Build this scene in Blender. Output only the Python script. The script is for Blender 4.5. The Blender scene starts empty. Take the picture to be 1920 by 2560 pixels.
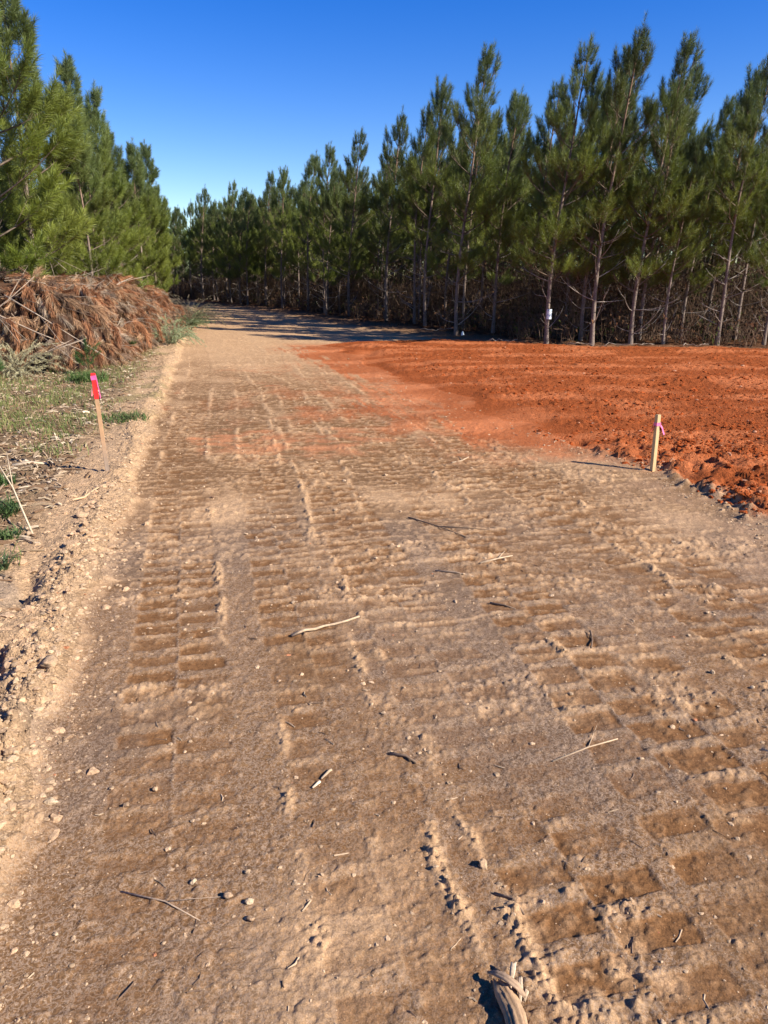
import bpy, math, random
import numpy as np, time
_T0 = time.time()
from mathutils import Vector, Matrix

C = bpy.context.scene.collection
SC = bpy.context.scene
PI = math.pi

# ------------------------------------------------------------------ noise
_r = np.random.RandomState(11)
PERM = _r.permutation(256); PERM = np.concatenate([PERM, PERM, PERM])
_a = _r.rand(256) * 2 * PI
GX, GY = np.cos(_a), np.sin(_a)
RV = _r.rand(256)

def perlin(x, y, seed=0):
    x = np.asarray(x, float) + seed * 17.31; y = np.asarray(y, float) + seed * 9.77
    xi = np.floor(x).astype(np.int64); yi = np.floor(y).astype(np.int64)
    xf = x - xi; yf = y - yi
    u = xf * xf * xf * (xf * (xf * 6 - 15) + 10); v = yf * yf * yf * (yf * (yf * 6 - 15) + 10)
    def g(ix, iy, dx, dy):
        h = PERM[PERM[(ix & 255)] + (iy & 255)]
        return GX[h] * dx + GY[h] * dy
    a = g(xi, yi, xf, yf); b = g(xi + 1, yi, xf - 1, yf)
    c = g(xi, yi + 1, xf, yf - 1); d = g(xi + 1, yi + 1, xf - 1, yf - 1)
    return ((a * (1 - u) + b * u) * (1 - v) + (c * (1 - u) + d * u) * v) * 1.5

def fbm(x, y, oct=4, seed=0):
    s = 0; a = 1; n = 0
    for k in range(oct):
        s = s + a * perlin(x * 2 ** k, y * 2 ** k, seed + k * 3); n += a; a *= .5
    return s / n

def cell(x, y, seed=0):
    """F1 distance and a random value of the nearest cell"""
    x = np.asarray(x, float) + seed * 5.3; y = np.asarray(y, float) + seed * 3.1
    xi = np.floor(x).astype(np.int64); yi = np.floor(y).astype(np.int64)
    best = np.full(x.shape, 9.); rv = np.zeros(x.shape)
    for dx in (-1, 0, 1):
        for dy in (-1, 0, 1):
            cx = xi + dx; cy = yi + dy
            h = PERM[PERM[(cx & 255)] + (cy & 255)]
            px = cx + RV[h]; py = cy + RV[(h * 7 + 31) & 255]
            d = (px - x) ** 2 + (py - y) ** 2
            m = d < best
            best = np.where(m, d, best); rv = np.where(m, RV[(h * 13 + 5) & 255], rv)
    return np.sqrt(best), rv

def ss(a, b, x):
    t = np.clip((x - a) / (b - a), 0, 1)
    return t * t * (3 - 2 * t)

# ------------------------------------------------------------------ mesh helpers
def mesh_np(name, verts, faces, col=None, smooth=False):
    """verts (n,3); faces (m,3) or (m,4) int array, or a list of such arrays"""
    if not isinstance(faces, list): faces = [faces]
    me = bpy.data.meshes.new(name)
    verts = np.asarray(verts, np.float32)
    me.vertices.add(len(verts)); me.vertices.foreach_set('co', verts.ravel())
    idx = np.concatenate([f.ravel() for f in faces]).astype(np.int32)
    cnt = np.concatenate([np.full(len(f), f.shape[1]) for f in faces]).astype(np.int32)
    me.loops.add(len(idx)); me.loops.foreach_set('vertex_index', idx)
    me.polygons.add(len(cnt))
    st = np.concatenate([[0], np.cumsum(cnt)[:-1]]).astype(np.int32)
    me.polygons.foreach_set('loop_start', st)
    me.polygons.foreach_set('use_smooth', np.full(len(cnt), smooth))
    if col is not None:
        at = me.color_attributes.new('tint', 'FLOAT_COLOR', 'POINT')
        c = np.ones((len(verts), 4), np.float32); c[:, :np.shape(col)[-1]] = col
        at.data.foreach_set('color', c.ravel())
    me.update(calc_edges=True)
    return me

def tag(o, label=None, cat=None, group=None, kind=None):
    if label: o['label'] = label
    if cat: o['category'] = cat
    if group: o['group'] = group
    if kind: o['kind'] = kind
    return o

def link(name, me, mat, parent=None, loc=(0, 0, 0)):
    o = bpy.data.objects.new(name, me); C.objects.link(o)
    if mat and not me.materials: me.materials.append(mat)
    o.location = loc
    if parent: o.parent = parent
    return o

def empty(name, loc, rz=0, sc=1.0):
    o = bpy.data.objects.new(name, None); C.objects.link(o)
    o.empty_display_size = .1
    o.location = loc; o.rotation_euler = (0, 0, rz); o.scale = (sc, sc, sc)
    return o

class MB:
    """collects tubes and triangles"""
    def __init__(s): s.v = []; s.q = []; s.t = []; s.c = []; s.n = 0
    def add(s, v, q=None, t=None, c=(1, 1, 1)):
        v = np.asarray(v, float)
        s.v.append(v)
        if q is not None and len(q): s.q.append(np.asarray(q) + s.n)
        if t is not None and len(t): s.t.append(np.asarray(t) + s.n)
        cc = np.asarray(c, float)
        s.c.append(np.broadcast_to(cc, (len(v), 3)) if cc.ndim == 1 else cc)
        s.n += len(v)
    def tube(s, pts, rad, sides=5, c=(1, 1, 1), lump=0, rng=None, flat=1.0):
        pts = np.asarray(pts, float); n = len(pts)
        rad = np.broadcast_to(np.asarray(rad, float), (n,))
        tg = np.gradient(pts, axis=0); tg /= np.linalg.norm(tg, axis=1)[:, None] + 1e-9
        up = np.array([0, 0, 1.]) if abs(tg[0][2]) < .9 else np.array([1., 0, 0])
        a = np.cross(tg, up); a /= np.linalg.norm(a, axis=1)[:, None] + 1e-9
        b = np.cross(a, tg)
        th = np.arange(sides) * 2 * PI / sides
        R = rad[:, None] * np.ones(sides)
        if lump: R = R * (1 + lump * (rng.rand(n, sides) - .5))
        v = pts[:, None, :] + R[..., None] * (np.cos(th)[None, :, None] * a[:, None, :] + flat * np.sin(th)[None, :, None] * b[:, None, :])
        v = v.reshape(-1, 3)
        q = []
        for i in range(n - 1):
            for j in range(sides):
                k = (j + 1) % sides
                q.append((i * sides + j, i * sides + k, (i + 1) * sides + k, (i + 1) * sides + j))
        t = []
        for j in range(1, sides - 1):
            t.append((0, j + 1, j)); e = (n - 1) * sides; t.append((e, e + j, e + j + 1))
        s.add(v, q, t, c)
    def mesh(s, name, smooth=True):
        f = []
        if s.q: f.append(np.concatenate(s.q))
        if s.t: f.append(np.concatenate(s.t))
        return mesh_np(name, np.concatenate(s.v), f, np.concatenate(s.c), smooth)

# ------------------------------------------------------------------ materials
def mat_tint(name, rough=.9, noise=None, transl=0, spec=.2, bump=None, rnd=0, base=(1, 1, 1)):
    """material whose colour is the object's own colour attribute, times procedural variation
    noise = list of (scale, amount)"""
    m = bpy.data.materials.new(name); m.use_nodes = True
    nt = m.node_tree; N = nt.nodes; L = nt.links; N.clear()
    out = N.new('ShaderNodeOutputMaterial')
    at = N.new('ShaderNodeAttribute'); at.attribute_name = 'tint'
    tc = N.new('ShaderNodeTexCoord')
    col = at.outputs['Color']
    mul = N.new('ShaderNodeMix'); mul.data_type = 'RGBA'; mul.blend_type = 'MULTIPLY'; mul.inputs[0].default_value = 1
    L.new(col, mul.inputs[6]); mul.inputs[7].default_value = (*base, 1); col = mul.outputs[2]
    for sc, am in noise or []:
        n = N.new('ShaderNodeTexNoise'); n.inputs['Scale'].default_value = sc; n.inputs['Detail'].default_value = 3
        n.inputs['Roughness'].default_value = .6
        L.new(tc.outputs['Object'], n.inputs['Vector'])
        mr = N.new('ShaderNodeMapRange'); mr.inputs['From Min'].default_value = .3; mr.inputs['From Max'].default_value = .7
        mr.inputs['To Min'].default_value = 1 - am; mr.inputs['To Max'].default_value = 1 + am
        L.new(n.outputs[0], mr.inputs['Value'])
        v = N.new('ShaderNodeVectorMath'); v.operation = 'SCALE'
        L.new(col, v.inputs[0]); L.new(mr.outputs[0], v.inputs['Scale']); col = v.outputs[0]
    if rnd:
        oi = N.new('ShaderNodeObjectInfo')
        mr = N.new('ShaderNodeMapRange'); mr.inputs['To Min'].default_value = 1 - rnd; mr.inputs['To Max'].default_value = 1 + rnd
        L.new(oi.outputs['Random'], mr.inputs['Value'])
        v = N.new('ShaderNodeVectorMath'); v.operation = 'SCALE'
        L.new(col, v.inputs[0]); L.new(mr.outputs[0], v.inputs['Scale']); col = v.outputs[0]
    p = N.new('ShaderNodeBsdfPrincipled')
    p.inputs['Roughness'].default_value = rough; p.inputs['Specular IOR Level'].default_value = spec
    L.new(col, p.inputs['Base Color'])
    if bump:
        n = N.new('ShaderNodeTexNoise'); n.inputs['Scale'].default_value = bump[0]; n.inputs['Detail'].default_value = 6
        n.inputs['Roughness'].default_value = .65
        L.new(tc.outputs['Object'], n.inputs['Vector'])
        b = N.new('ShaderNodeBump'); b.inputs['Strength'].default_value = bump[1]; b.inputs['Distance'].default_value = bump[2]
        L.new(n.outputs[0], b.inputs['Height']); L.new(b.outputs[0], p.inputs['Normal'])
    sh = p.outputs[0]
    if transl:
        t = N.new('ShaderNodeBsdfTranslucent'); L.new(col, t.inputs['Color'])
        mx = N.new('ShaderNodeMixShader'); mx.inputs[0].default_value = transl
        L.new(sh, mx.inputs[1]); L.new(t.outputs[0], mx.inputs[2]); sh = mx.outputs[0]
    L.new(sh, out.inputs['Surface'])
    return m

def mottled(m):
    # fine net of pale dry crust over the packed soil, where the soil's own alpha channel says so
    nt = m.node_tree; N = nt.nodes; L = nt.links
    p = [n for n in N if n.type == 'BSDF_PRINCIPLED'][0]; src = p.inputs['Base Color'].links[0].from_socket
    tc = [n for n in N if n.type == 'TEX_COORD'][0]; at = [n for n in N if n.type == 'ATTRIBUTE'][0]
    ns = N.new('ShaderNodeTexNoise'); ns.inputs['Scale'].default_value = 62; ns.inputs['Detail'].default_value = 4; ns.inputs['Roughness'].default_value = .62; ns.inputs['Distortion'].default_value = .6
    L.new(tc.outputs['Object'], ns.inputs['Vector'])
    a = N.new('ShaderNodeMath'); a.operation = 'SUBTRACT'; a.inputs[1].default_value = .5; L.new(ns.outputs[0], a.inputs[0])
    b = N.new('ShaderNodeMath'); b.operation = 'ABSOLUTE'; L.new(a.outputs[0], b.inputs[0])
    r = N.new('ShaderNodeMapRange'); r.inputs['From Min'].default_value = .0; r.inputs['From Max'].default_value = .055; r.inputs['To Min'].default_value = .8; r.inputs['To Max'].default_value = 0
    L.new(b.outputs[0], r.inputs['Value'])
    k = N.new('ShaderNodeMath'); k.operation = 'MULTIPLY'; L.new(r.outputs[0], k.inputs[0]); L.new(at.outputs['Alpha'], k.inputs[1])
    mx = N.new('ShaderNodeMix'); mx.data_type = 'RGBA'; L.new(k.outputs[0], mx.inputs[0]); L.new(src, mx.inputs[6]); mx.inputs[7].default_value = (.36, .25, .165, 1)
    L.new(mx.outputs[2], p.inputs['Base Color'])
    return m
M_road = mottled(mat_tint('packed_dirt', .95, [(24, .10), (75, .28), (260, .32), (700, .2)], spec=.05, bump=(110, .6, .009)))
M_clay = mat_tint('red_clay', .95, [(9, .14), (40, .25), (140, .25)], spec=.04, bump=(45, 1, .035))
M_verge = mat_tint('verge_soil', .95, [(30, .25), (110, .3)], spec=.05, bump=(55, 1, .03))
M_floor = mat_tint('pine_straw', .95, [(8, .25), (60, .3)], spec=.05, bump=(50, 1, .03))
M_clod = mat_tint('soil_clod', .95, [(90, .25)], spec=.04, bump=(110, .9, .008))
M_needle = mat_tint('pine_needles', .45, [(1.5, .18)], transl=.30, spec=.35, rnd=.2)
M_bark = mat_tint('pine_bark', .9, [(9, .25), (45, .35)], spec=.1, bump=(40, .8, .01))
M_dead = mat_tint('dead_needles', .7, [(2, .15)], transl=.15, spec=.2)
M_wood = mat_tint('weathered_wood', .85, [(25, .2), (110, .15)], spec=.15, bump=(120, .6, .003))
M_grass = mat_tint('grass_blades', .6, [(3, .2)], transl=.25, spec=.25)
M_lumber = mat_tint('cut_lumber', .7, [(14, .08)], spec=.2, bump=(90, .25, .002))
M_paint = mat_tint('marker_paint', .55, [(60, .06)], spec=.3)
M_tape = mat_tint('flagging_tape', .35, None, transl=.25, spec=.5)

# ------------------------------------------------------------------ terrain
def along(px, py, x, y):
    return np.interp(y, py, px)

def road_s(x, y): return .975 * x + .224 * y + .663
def road_t(x, y): return -.224 * x + .975 * y

def red_edge(y):      # x of the border between road and red clay
    return np.interp(y, [0, 2.5, 4.44, 5.4, 6.2, 7.1, 9.3, 12.8, 18.9, 19.2],
                     [3.4, 2.95, 2.62, 2.56, 2.42, 1.95, 1.35, .3, -1.45, -1.5])
def red_far(x):
    return np.interp(x, [-2, 0, 2, 4, 6, 9, 30], [18.9, 19.4, 19.2, 18.0, 17.5, 17.0, 16.2])
FX = [(-45, 96), (-30, 78), (-14.6, 56.5), (-10.3, 48.5), (-7.3, 43.2), (-4.0, 36.5), (-1.9, 30.6), (.9, 24.3), (2.6, 20.9), (3.6, 18.6), (6, 17.9), (9, 17.3), (30, 16.4), (60, 15)]
def stand_front_right(x, y):
    """signed: positive inside the right-hand stand"""
    fx = np.array([p[0] for p in FX]); fy = np.array([p[1] for p in FX])
    return (y - np.interp(x, fx, fy))
def poly_dist(x, y, pts, closed=False):
    best = np.full(np.shape(x), 1e9)
    n = len(pts)
    for i in range(n if closed else n - 1):
        ax, ay = pts[i]; bx, by = pts[(i + 1) % n]
        dx, dy = bx - ax, by - ay
        t = np.clip(((x - ax) * dx + (y - ay) * dy) / (dx * dx + dy * dy), 0, 1)
        best = np.minimum(best, np.hypot(x - ax - t * dx, y - ay - t * dy))
    return best
def in_right(x, y):
    d = poly_dist(x, y, FX); return np.where(stand_front_right(x, y) > 0, d, -d)
LX = [(-6.2, 4), (-6.6, 9), (-7.2, 12), (-8.3, 17), (-8.9, 23), (-9.6, 30), (-10.9, 37), (-13.0, 45), (-16.5, 54), (-24, 66), (-45, 90)]
def left_front(y): return np.interp(y, [p[1] for p in LX], [p[0] for p in LX])

# wheel and track passes: s centre, slope, t0, t1, width, pitch, depth, seed
PASSES = [(.40, .0, -1, 60, .40, .150, .013, 1), (.98, .012, -1, 60, .36, .17, .011, 2),
          (1.60, -.010, -1, 60, .42, .165, .014, 3), (2.05, .03, -1, 60, .40, .175, .012, 4),
          (2.45, -.05, -1, 60, .44, .18, .013, 5), (2.9, .02, -1, 60, .40, .19, .015, 6),
          (3.35, -.03, -1, 40, .42, .18, .013, 7), (3.7, -.065, 5, 40, .42, .18, .014, 8),
          (3.1, -.09, 5, 40, .40, .17, .014, 9), (1.2, .05, 3, 40, .36, .17, .012, 10)]

def terrain(x, y, want_col=True):
    x = np.asarray(x, float); y = np.asarray(y, float)
    s = road_s(x, y); t = road_t(x, y)
    wob = .16 * perlin(x * 1.3, y * 1.3, 3) + .07 * perlin(x * 5, y * 5, 4) + .025 * perlin(x * 17, y * 17, 44)
    n_lo = perlin(x * .35, y * .35, 1); n_mid = fbm(x * 2, y * 2, 3, 5)
    # masks
    eR = red_edge(y) + .55 * fbm(x * 1.2, y * .8, 3, 39) * ss(7.2, 9.0, y)
    red = ss(-.05, .06, x - eR - wob * .8) * ss(.12, -.12, y - red_far(x) - wob)
    dx_ = x - eR + .35 * fbm(x * 1.1, y * .8, 3, 41) + .55 * perlin(s * 6, t * .45, 42) + .3 * perlin(s * 17, t * 2.5, 49) + .25 * perlin(x * 22, y * 16, 40)
    dust = (.35 * ss(-1.9, -.7, dx_) + .65 * ss(-1.15, -.80, dx_)) * ss(6.2, 7.6, y + wob * 3 + .5 * perlin(x * 1.6, y * 1.6, 43)) * ss(20.2, 18, y)
    dust = np.maximum(dust, .8 * ss(-4.2, -1.0, dx_) * ss(7.2, 8.2, y + wob * 4) * ss(13.5, 9.5, y + wob * 4) * ss(-.1, .35, fbm(x * 1.6, y * 1.1, 3, 45)))     # red clay carried onto the road
    patch = ss(.20, .5, perlin(x * .9, y * .45, 21) + .35 * perlin(x * 4, y * 3, 22)) * ss(6.3, 7.4, y) * ss(15, 12, y) * ss(-.3, .2, s)
    verge = ss(.05, -.12, s + wob * .5)
    far_v = ss(-.1, .25, y - red_far(x) - wob * .5) * ss(-.6, .4, in_right(x, y) + 1.0)
    fr = np.maximum(ss(-.3, .5, in_right(x, y) + wob * 2), ss(.4, -.6, x - left_front(y) + wob * 2))
    road = (1 - red) * (1 - verge) * (1 - fr) * (1 - far_v)
    # ---------------- height
    h = .028 * n_lo + .010 * perlin(x * 1.3, y * 1.3, 9) + .0035 * fbm(x * 9, y * 9, 3, 12)
    cd, cv = cell(x * 22, y * 22, 1)
    cd2, cv2 = cell(x * 9, y * 9, 2)
    lum = np.clip(1 - cd / .55, 0, 1) * (cv > .45)
    lum2 = np.clip(1 - cd2 / .6, 0, 1) * (cv2 > .4)
    imp = np.zeros(x.shape); rid = np.zeros(x.shape)
    for (sc, sl, t0, t1, w, pitch, dep, sd) in PASSES:
        c = sc + sl * t + .05 * np.sin(t * .5 + sd)
        u = (s - c) / (w / 2)                      # -1..1 inside
        ins = ss(1.04, .97, np.abs(u + .06 * perlin(t * 11, s * 7, sd + 2)))
        half = (u > 0)
        ph = t / pitch + np.where(half, .5, 0) + .06 * perlin(t * 3, s * 3, sd)
        f = ph - np.floor(ph)
        blk = RV[PERM[(np.floor(ph).astype(np.int64) * 3 + half * 7 + sd * 11) & 255]]
        f = f + .05 * perlin(s * 14, t * 9, sd + 5)
        top = .56 + .2 * blk
        edge = ss(.0, .045, f) * ss(top, top - .05, f) * ss(.02, .05, np.abs(u + .03 * perlin(t * 14, s * 9, sd))) * (.55 + .6 * np.roll(RV, sd)[(np.floor(ph).astype(np.int64) * 5 + half * 3) & 255])
        pres = .40 * ss(-.7, -.3, perlin(s * .7, t * .3, 33 + sd)) + .60 * ss(-.28, .06, perlin(s * 1.1, t * .42, 30 + sd) + .45 * perlin(s * 5, t * 3.5, 50 + sd)) * ss(t0, t0 + .8, t) * ss(t1, t1 - 3, t)
        imp = np.maximum(imp, ins * edge * pres * dep * 72)
        bars = ins * ss(top, top + .08, f) * ss(1.0, .92, f) * pres * ss(.05, .45, blk) * ss(-.4, .1, perlin(s * 11, t * 6, 66 + sd))
        rp = ss(.1, .42, perlin(s * .8, t * .55, 70 + sd) + .3 * perlin(s * 4, t * 4, 71 + sd) + .22 * ss(5.5, 8, t)) * ss(t0, t0 + .8, t) * ss(t1, t1 - 3, t)
        r1 = np.exp(-(((np.abs(u + .05 * perlin(t * 6, 0 * t, sd)) - 1.05) * w / 2) / .026) ** 2) * rp * ss(-.3, .3, perlin(t * 4, s * 9, 68 + sd))
        rid = np.maximum(rid, np.maximum(r1 * .8, bars * .30))
    rr = road
    cd6, cv6 = cell(x * 58 + .5 * perlin(x * 30, y * 30, 2), y * 58, 6)
    lum6 = np.clip(1 - cd6 / .62, 0, 1) * (cv6 > .3)
    fine = ss(9, 6, y)
    crumb = .22 + .42 * lum + .45 * lum2 * (.5 + perlin(x * 9, y * 9, 18)) + .85 * lum6 * fine + .40 * perlin(x * 34, y * 34, 8)
    h = h + rr * (-.0065 * imp + .024 * rid * crumb)
    h = h + (1 - fr) * fine * (.0026 * lum6 * ss(-.2, .3, perlin(x * 3, y * 3, 19)) + .0030 * perlin(x * 28, y * 28, 20) * ss(-.3, .3, perlin(x * 1.3, y * 1.3, 24)))
    # loose crumbs over the road
    loose = ss(.15, .5, fbm(x * 1.7, y * 1.7, 3, 60) + .2 * (y > 3.5))
    h = h + rr * loose * (.008 * lum + .008 * lum2 * ss(2.5, 4, y) + .005 * lum6)
    # thin broken cross bars left by the cleats, and crumbly flecks
    bl = ss(.55, .95, np.sin(2 * PI * t / .155 + 1.6 * perlin(s * 1.5, t * 1.2, 190) + 1.2 * perlin(s * 5, t * 5, 191))) \
        * ss(.0, .35, perlin(s * 2.6, t * 5.5, 192) + .35 * perlin(s * 1.0, t * .5, 193)) * ss(2.0, 3.6, y)
    fl_ = ss(.18, .48, perlin(x * 15, y * 24, 194) + .5 * perlin(x * 38, y * 55, 195) + .25 * perlin(x * 1.5, y * 1.5, 196))
    h = h + rr * (.0052 * bl * (.4 + 1.2 * crumb) + .0045 * fl_)
    # left berm and verge
    bt = .5 + .5 * ss(-.3, .4, perlin(t * 1.5, s, 80))
    berm = np.exp(-((s + .14 + .10 * perlin(t * .9, 0 * t, 81)) / .10) ** 2)
    gut = np.exp(-((s + .33 + .10 * perlin(t * .9, 0 * t, 81) + .03 * perlin(t * 7, s * 4, 82)) / .06) ** 2) * ss(-.6, -.1, perlin(t * 1.9, 0 * t, 84))
    h = h + berm * .055 * bt * (.45 + .6 * lum2 + .35 * lum + .3 * lum6 + .35 * perlin(x * 14, y * 14, 88)) - gut * .065 * ss(4.6, 3.2, y)
    vmask = verge * (1 - fr)
    cd3, cv3 = cell(x * 11 + .6 * perlin(x * 9, y * 9, 17), y * 11, 5)
    slab = np.clip(.62 - cd3, 0, .5) * (.4 + cv3)
    rough_near = ss(3.3, 2.3, y + .6 * perlin(x * 2, y * 2, 90)) * ss(-1.1, -.5, s) + .25
    h = h + vmask * (.05 + .02 * perlin(x * 2.1, y * 2.1, 7) + .012 * fbm(x * 10, y * 10, 3, 83) + .008 * lum + .004 * lum6 * fine + rough_near * .075 * slab + .03 * ss(3.6, 2.8, y) * ss(-.3, -.45, s))
    # red clay field: raised a little, scraped smooth in places, lugs near the stake
    cl, cv4 = cell(x * 6.5, y * 5, 7)
    near = ss(9.0, 6.6, y + x * .15)
    lug = np.clip(.75 - cl, 0, .6) * (cv4 > .25)
    band = .5 + .5 * ss(-.2, .3, perlin(x * .5, y * 1.4, 92))
    hf = .035 + .020 * perlin(x * .6, y * .6, 93) + band * (.034 * fbm(x * 6, y * 5, 4, 94) + .016 * lum + .024 * lum2) \
        + near * (.07 * lug + .02 * fbm(x * 8, y * 8, 3, 95)) + .09 * np.clip(.5 * (y - 8) / 9, 0, 1)
    hf = hf * ss(-.02, .9 - .8 * ss(8.0, 6.5, y), x - eR + .25 * perlin(x * 1.5, y * 1.5, 46))
    h = h + red * hf
    eb = np.exp(-((x - eR - wob * .8 + .02) / .09) ** 2) * ss(20, 18, y)
    h = h + eb * (.02 + .035 * ss(8, 6.5, y)) * ss(-.1, .4, perlin(x * 1.1, y * 1.1, 96)) * (.4 + lum2)
    for (hx, hy, hr) in ((2.50, 7.12, .10), (2.76, 6.98, .08), (2.20, 7.28, .07), (2.0, 7.42, .07)):
        h = h - .09 * np.exp(-((x - hx) ** 2 + ((y - hy) * .8) ** 2) / hr ** 2)
    h = h + far_v * (.06 + .05 * fbm(x * 5, y * 5, 3, 97)) + fr * (.05 + .06 * fbm(x * 2, y * 2, 3, 98))
    if not want_col: return h
    # ---------------- colour of the soil itself
    def c3(r, g, b): return np.array([r, g, b])
    def lerp(a, b, m): return a + (b - a) * m[..., None]
    packed = c3(.172, .092, .042); grey = c3(.148, .088, .050); tan = c3(.455, .282, .148); orange = c3(.168, .078, .030)
    redc = c3(.290, .074, .021); redl = c3(.42, .128, .045)
    col = np.broadcast_to(packed, x.shape + (3,)).copy()
    col = lerp(col, grey, ss(-.15, .3, perlin(x * .8, y * .8, 100) + .3 * perlin(x * 6, y * 6, 101)) * ss(6.5, 4.5, y))
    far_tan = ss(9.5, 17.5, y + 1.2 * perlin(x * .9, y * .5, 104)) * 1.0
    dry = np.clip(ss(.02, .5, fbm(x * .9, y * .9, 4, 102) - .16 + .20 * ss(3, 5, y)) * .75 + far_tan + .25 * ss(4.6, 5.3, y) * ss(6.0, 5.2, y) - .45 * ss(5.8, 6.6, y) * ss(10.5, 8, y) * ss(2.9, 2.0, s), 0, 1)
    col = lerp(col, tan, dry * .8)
    alpha = ss(6.0, 3.8, y) * ss(-.7, -.1, fbm(x * 1.6, y * 1.6, 3, 103)) * (1 - np.clip(imp * 1.3, 0, 1)) * (1 - np.clip(rid * 1.2, 0, 1)) * (1 - dry * .7) * road
    col = lerp(col, orange, np.clip(imp * 1.3, 0, 1) * .85 * (1 - .8 * far_tan))
    col = lerp(col, tan, np.clip(rid * 2.2, 0, 1) * .7)
    col = lerp(col, tan, np.clip(bl * .65 + fl_ * (.10 + .42 * ss(1.8, 5, y)), 0, .8))
    col = lerp(col, tan, loose * np.clip(lum + lum2, 0, 1) * .7)
    col = lerp(col, c3(.33, .20, .115), ss(-1.2, .1, x - eR) * ss(7.2, 6.3, y) * ss(-.25, .35, fbm(x * 3, y * 3, 3, 107)) * .6)
    rl = lerp(np.broadcast_to(redc, col.shape), redl, ss(-.1, .4, perlin(x * .7, y * 1.5, 108) + .4 * near))
    col = lerp(col, lerp(rl, tan, np.full(x.shape, .05)), np.clip(dust, 0, 1) * .94)
    col = lerp(col, lerp(rl, tan, np.full(x.shape, .3)), patch * .8 * ss(-.3, .3, fbm(x * 4, y * 5, 3, 197)))
    vg = lerp(np.broadcast_to(c3(.47, .30, .165), col.shape), c3(.20, .130, .072), ss(3.4, 4.6, y + .8 * perlin(x * 1.1, y * 1.1, 110)) * ss(-.35, -.8, s) * ss(-.5, .2, fbm(x * 4, y * 4, 3, 111) + .25))
    vg = lerp(vg, c3(.16, .15, .05), ss(-.1, .3, fbm(x * 1.2, y * 1.2, 3, 112)) * ss(6.5, 8.5, y) * .5)
    vg = lerp(vg, c3(.24, .19, .145), .5 * ss(.15, .4, perlin(x * 2.2, y * 2.2, 113)) * ss(4.5, 3.5, y))
    col = lerp(col, vg, verge)
    col = lerp(col, c3(.49, .31, .165), np.clip(berm * 1.2, 0, 1) * .75 * ss(-.5, .2, perlin(x * 2.5, y * 2.5, 47)))
    col = lerp(col, rl, red)
    col = lerp(col, c3(.16, .085, .045), far_v * .9)
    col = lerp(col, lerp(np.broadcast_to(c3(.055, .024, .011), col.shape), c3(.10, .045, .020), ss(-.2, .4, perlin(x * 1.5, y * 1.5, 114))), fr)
    cls = np.zeros(x.shape, int)                  # 0 road
    cls[red > .5] = 1
    cls[(verge > .5) & (red <= .5)] = 2
    cls[far_v > .5] = 2
    cls[fr > .5] = 3
    return h, np.concatenate([col, alpha[..., None]], -1), cls

# fan-shaped grid, dense near the path where small relief shows
ys = [.55]
while ys[-1] < 110:
    yy = ys[-1]
    ys.append(yy + max(.0045, min(.05 if yy < 24 else .05 * (yy / 24) ** 1.8, .0030 * max(yy, 1) ** 1.25)))
ys = np.array(ys)
NU = 1150
us = np.linspace(-.86, .86, NU)
X = us[None, :] * (ys[:, None] + 1.6); Y = np.repeat(ys[:, None], NU, 1)
X = X + np.interp(Y, [0, 60], [0, -2])
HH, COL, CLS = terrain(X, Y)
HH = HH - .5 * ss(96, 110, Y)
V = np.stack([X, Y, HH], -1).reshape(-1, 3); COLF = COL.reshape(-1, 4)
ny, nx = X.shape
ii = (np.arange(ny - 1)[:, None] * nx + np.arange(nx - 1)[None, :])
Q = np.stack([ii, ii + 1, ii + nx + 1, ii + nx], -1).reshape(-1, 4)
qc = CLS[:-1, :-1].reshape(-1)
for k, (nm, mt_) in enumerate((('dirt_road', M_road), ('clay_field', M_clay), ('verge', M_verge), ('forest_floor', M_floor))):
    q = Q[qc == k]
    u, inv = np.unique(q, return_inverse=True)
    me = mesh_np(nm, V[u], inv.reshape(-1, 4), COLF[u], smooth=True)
    link(nm, me, mt_)['kind'] = 'structure'
del V, Q, COLF
print('t', round(time.time() - _T0))
# wide land around it, a little lower, out to the horizon
gm = []
g = np.array([[-600, -300, -.35], [600, -300, -.35], [600, 900, -.35], [-600, 900, -.35]], float)
o = link('ground', mesh_np('ground', g, np.array([[0, 1, 2, 3]]), np.tile([.11, .07, .04], (4, 1))), M_floor)
o['kind'] = 'structure'

def hz(x, y): return float(terrain(np.array([x]), np.array([y]), False)[0])

# ------------------------------------------------------------------ scattered clods
ICO_V = None
def ico():
    p = (1 + 5 ** .5) / 2
    v = np.array([(-1, p, 0), (1, p, 0), (-1, -p, 0), (1, -p, 0), (0, -1, p), (0, 1, p), (0, -1, -p), (0, 1, -p), (p, 0, -1), (p, 0, 1), (-p, 0, -1), (-p, 0, 1)], float)
    v /= np.linalg.norm(v[0])
    f = np.array([(0, 11, 5), (0, 5, 1), (0, 1, 7), (0, 7, 10), (0, 10, 11), (1, 5, 9), (5, 11, 4), (11, 10, 2), (10, 7, 6), (7, 1, 8), (3, 9, 4), (3, 4, 2), (3, 2, 6), (3, 6, 8), (3, 8, 9), (4, 9, 5), (2, 4, 11), (6, 2, 10), (8, 6, 7), (9, 8, 1)])
    return v, f
IV, IF = ico()
def ico2():
    v = [tuple(k) for k in IV]; f = []; mid = {}
    def m(a, b):
        k = (min(a, b), max(a, b))
        if k not in mid:
            p = np.array(v[a]) + np.array(v[b]); v.append(tuple(p / np.linalg.norm(p))); mid[k] = len(v) - 1
        return mid[k]
    for a, b, c in IF:
        ab, bc, ca = m(a, b), m(b, c), m(c, a); f += [(a, ab, ca), (b, bc, ab), (c, ca, bc), (ab, bc, ca)]
    return np.array(v), np.array(f)
IV2, IF2 = ico2()
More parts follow.
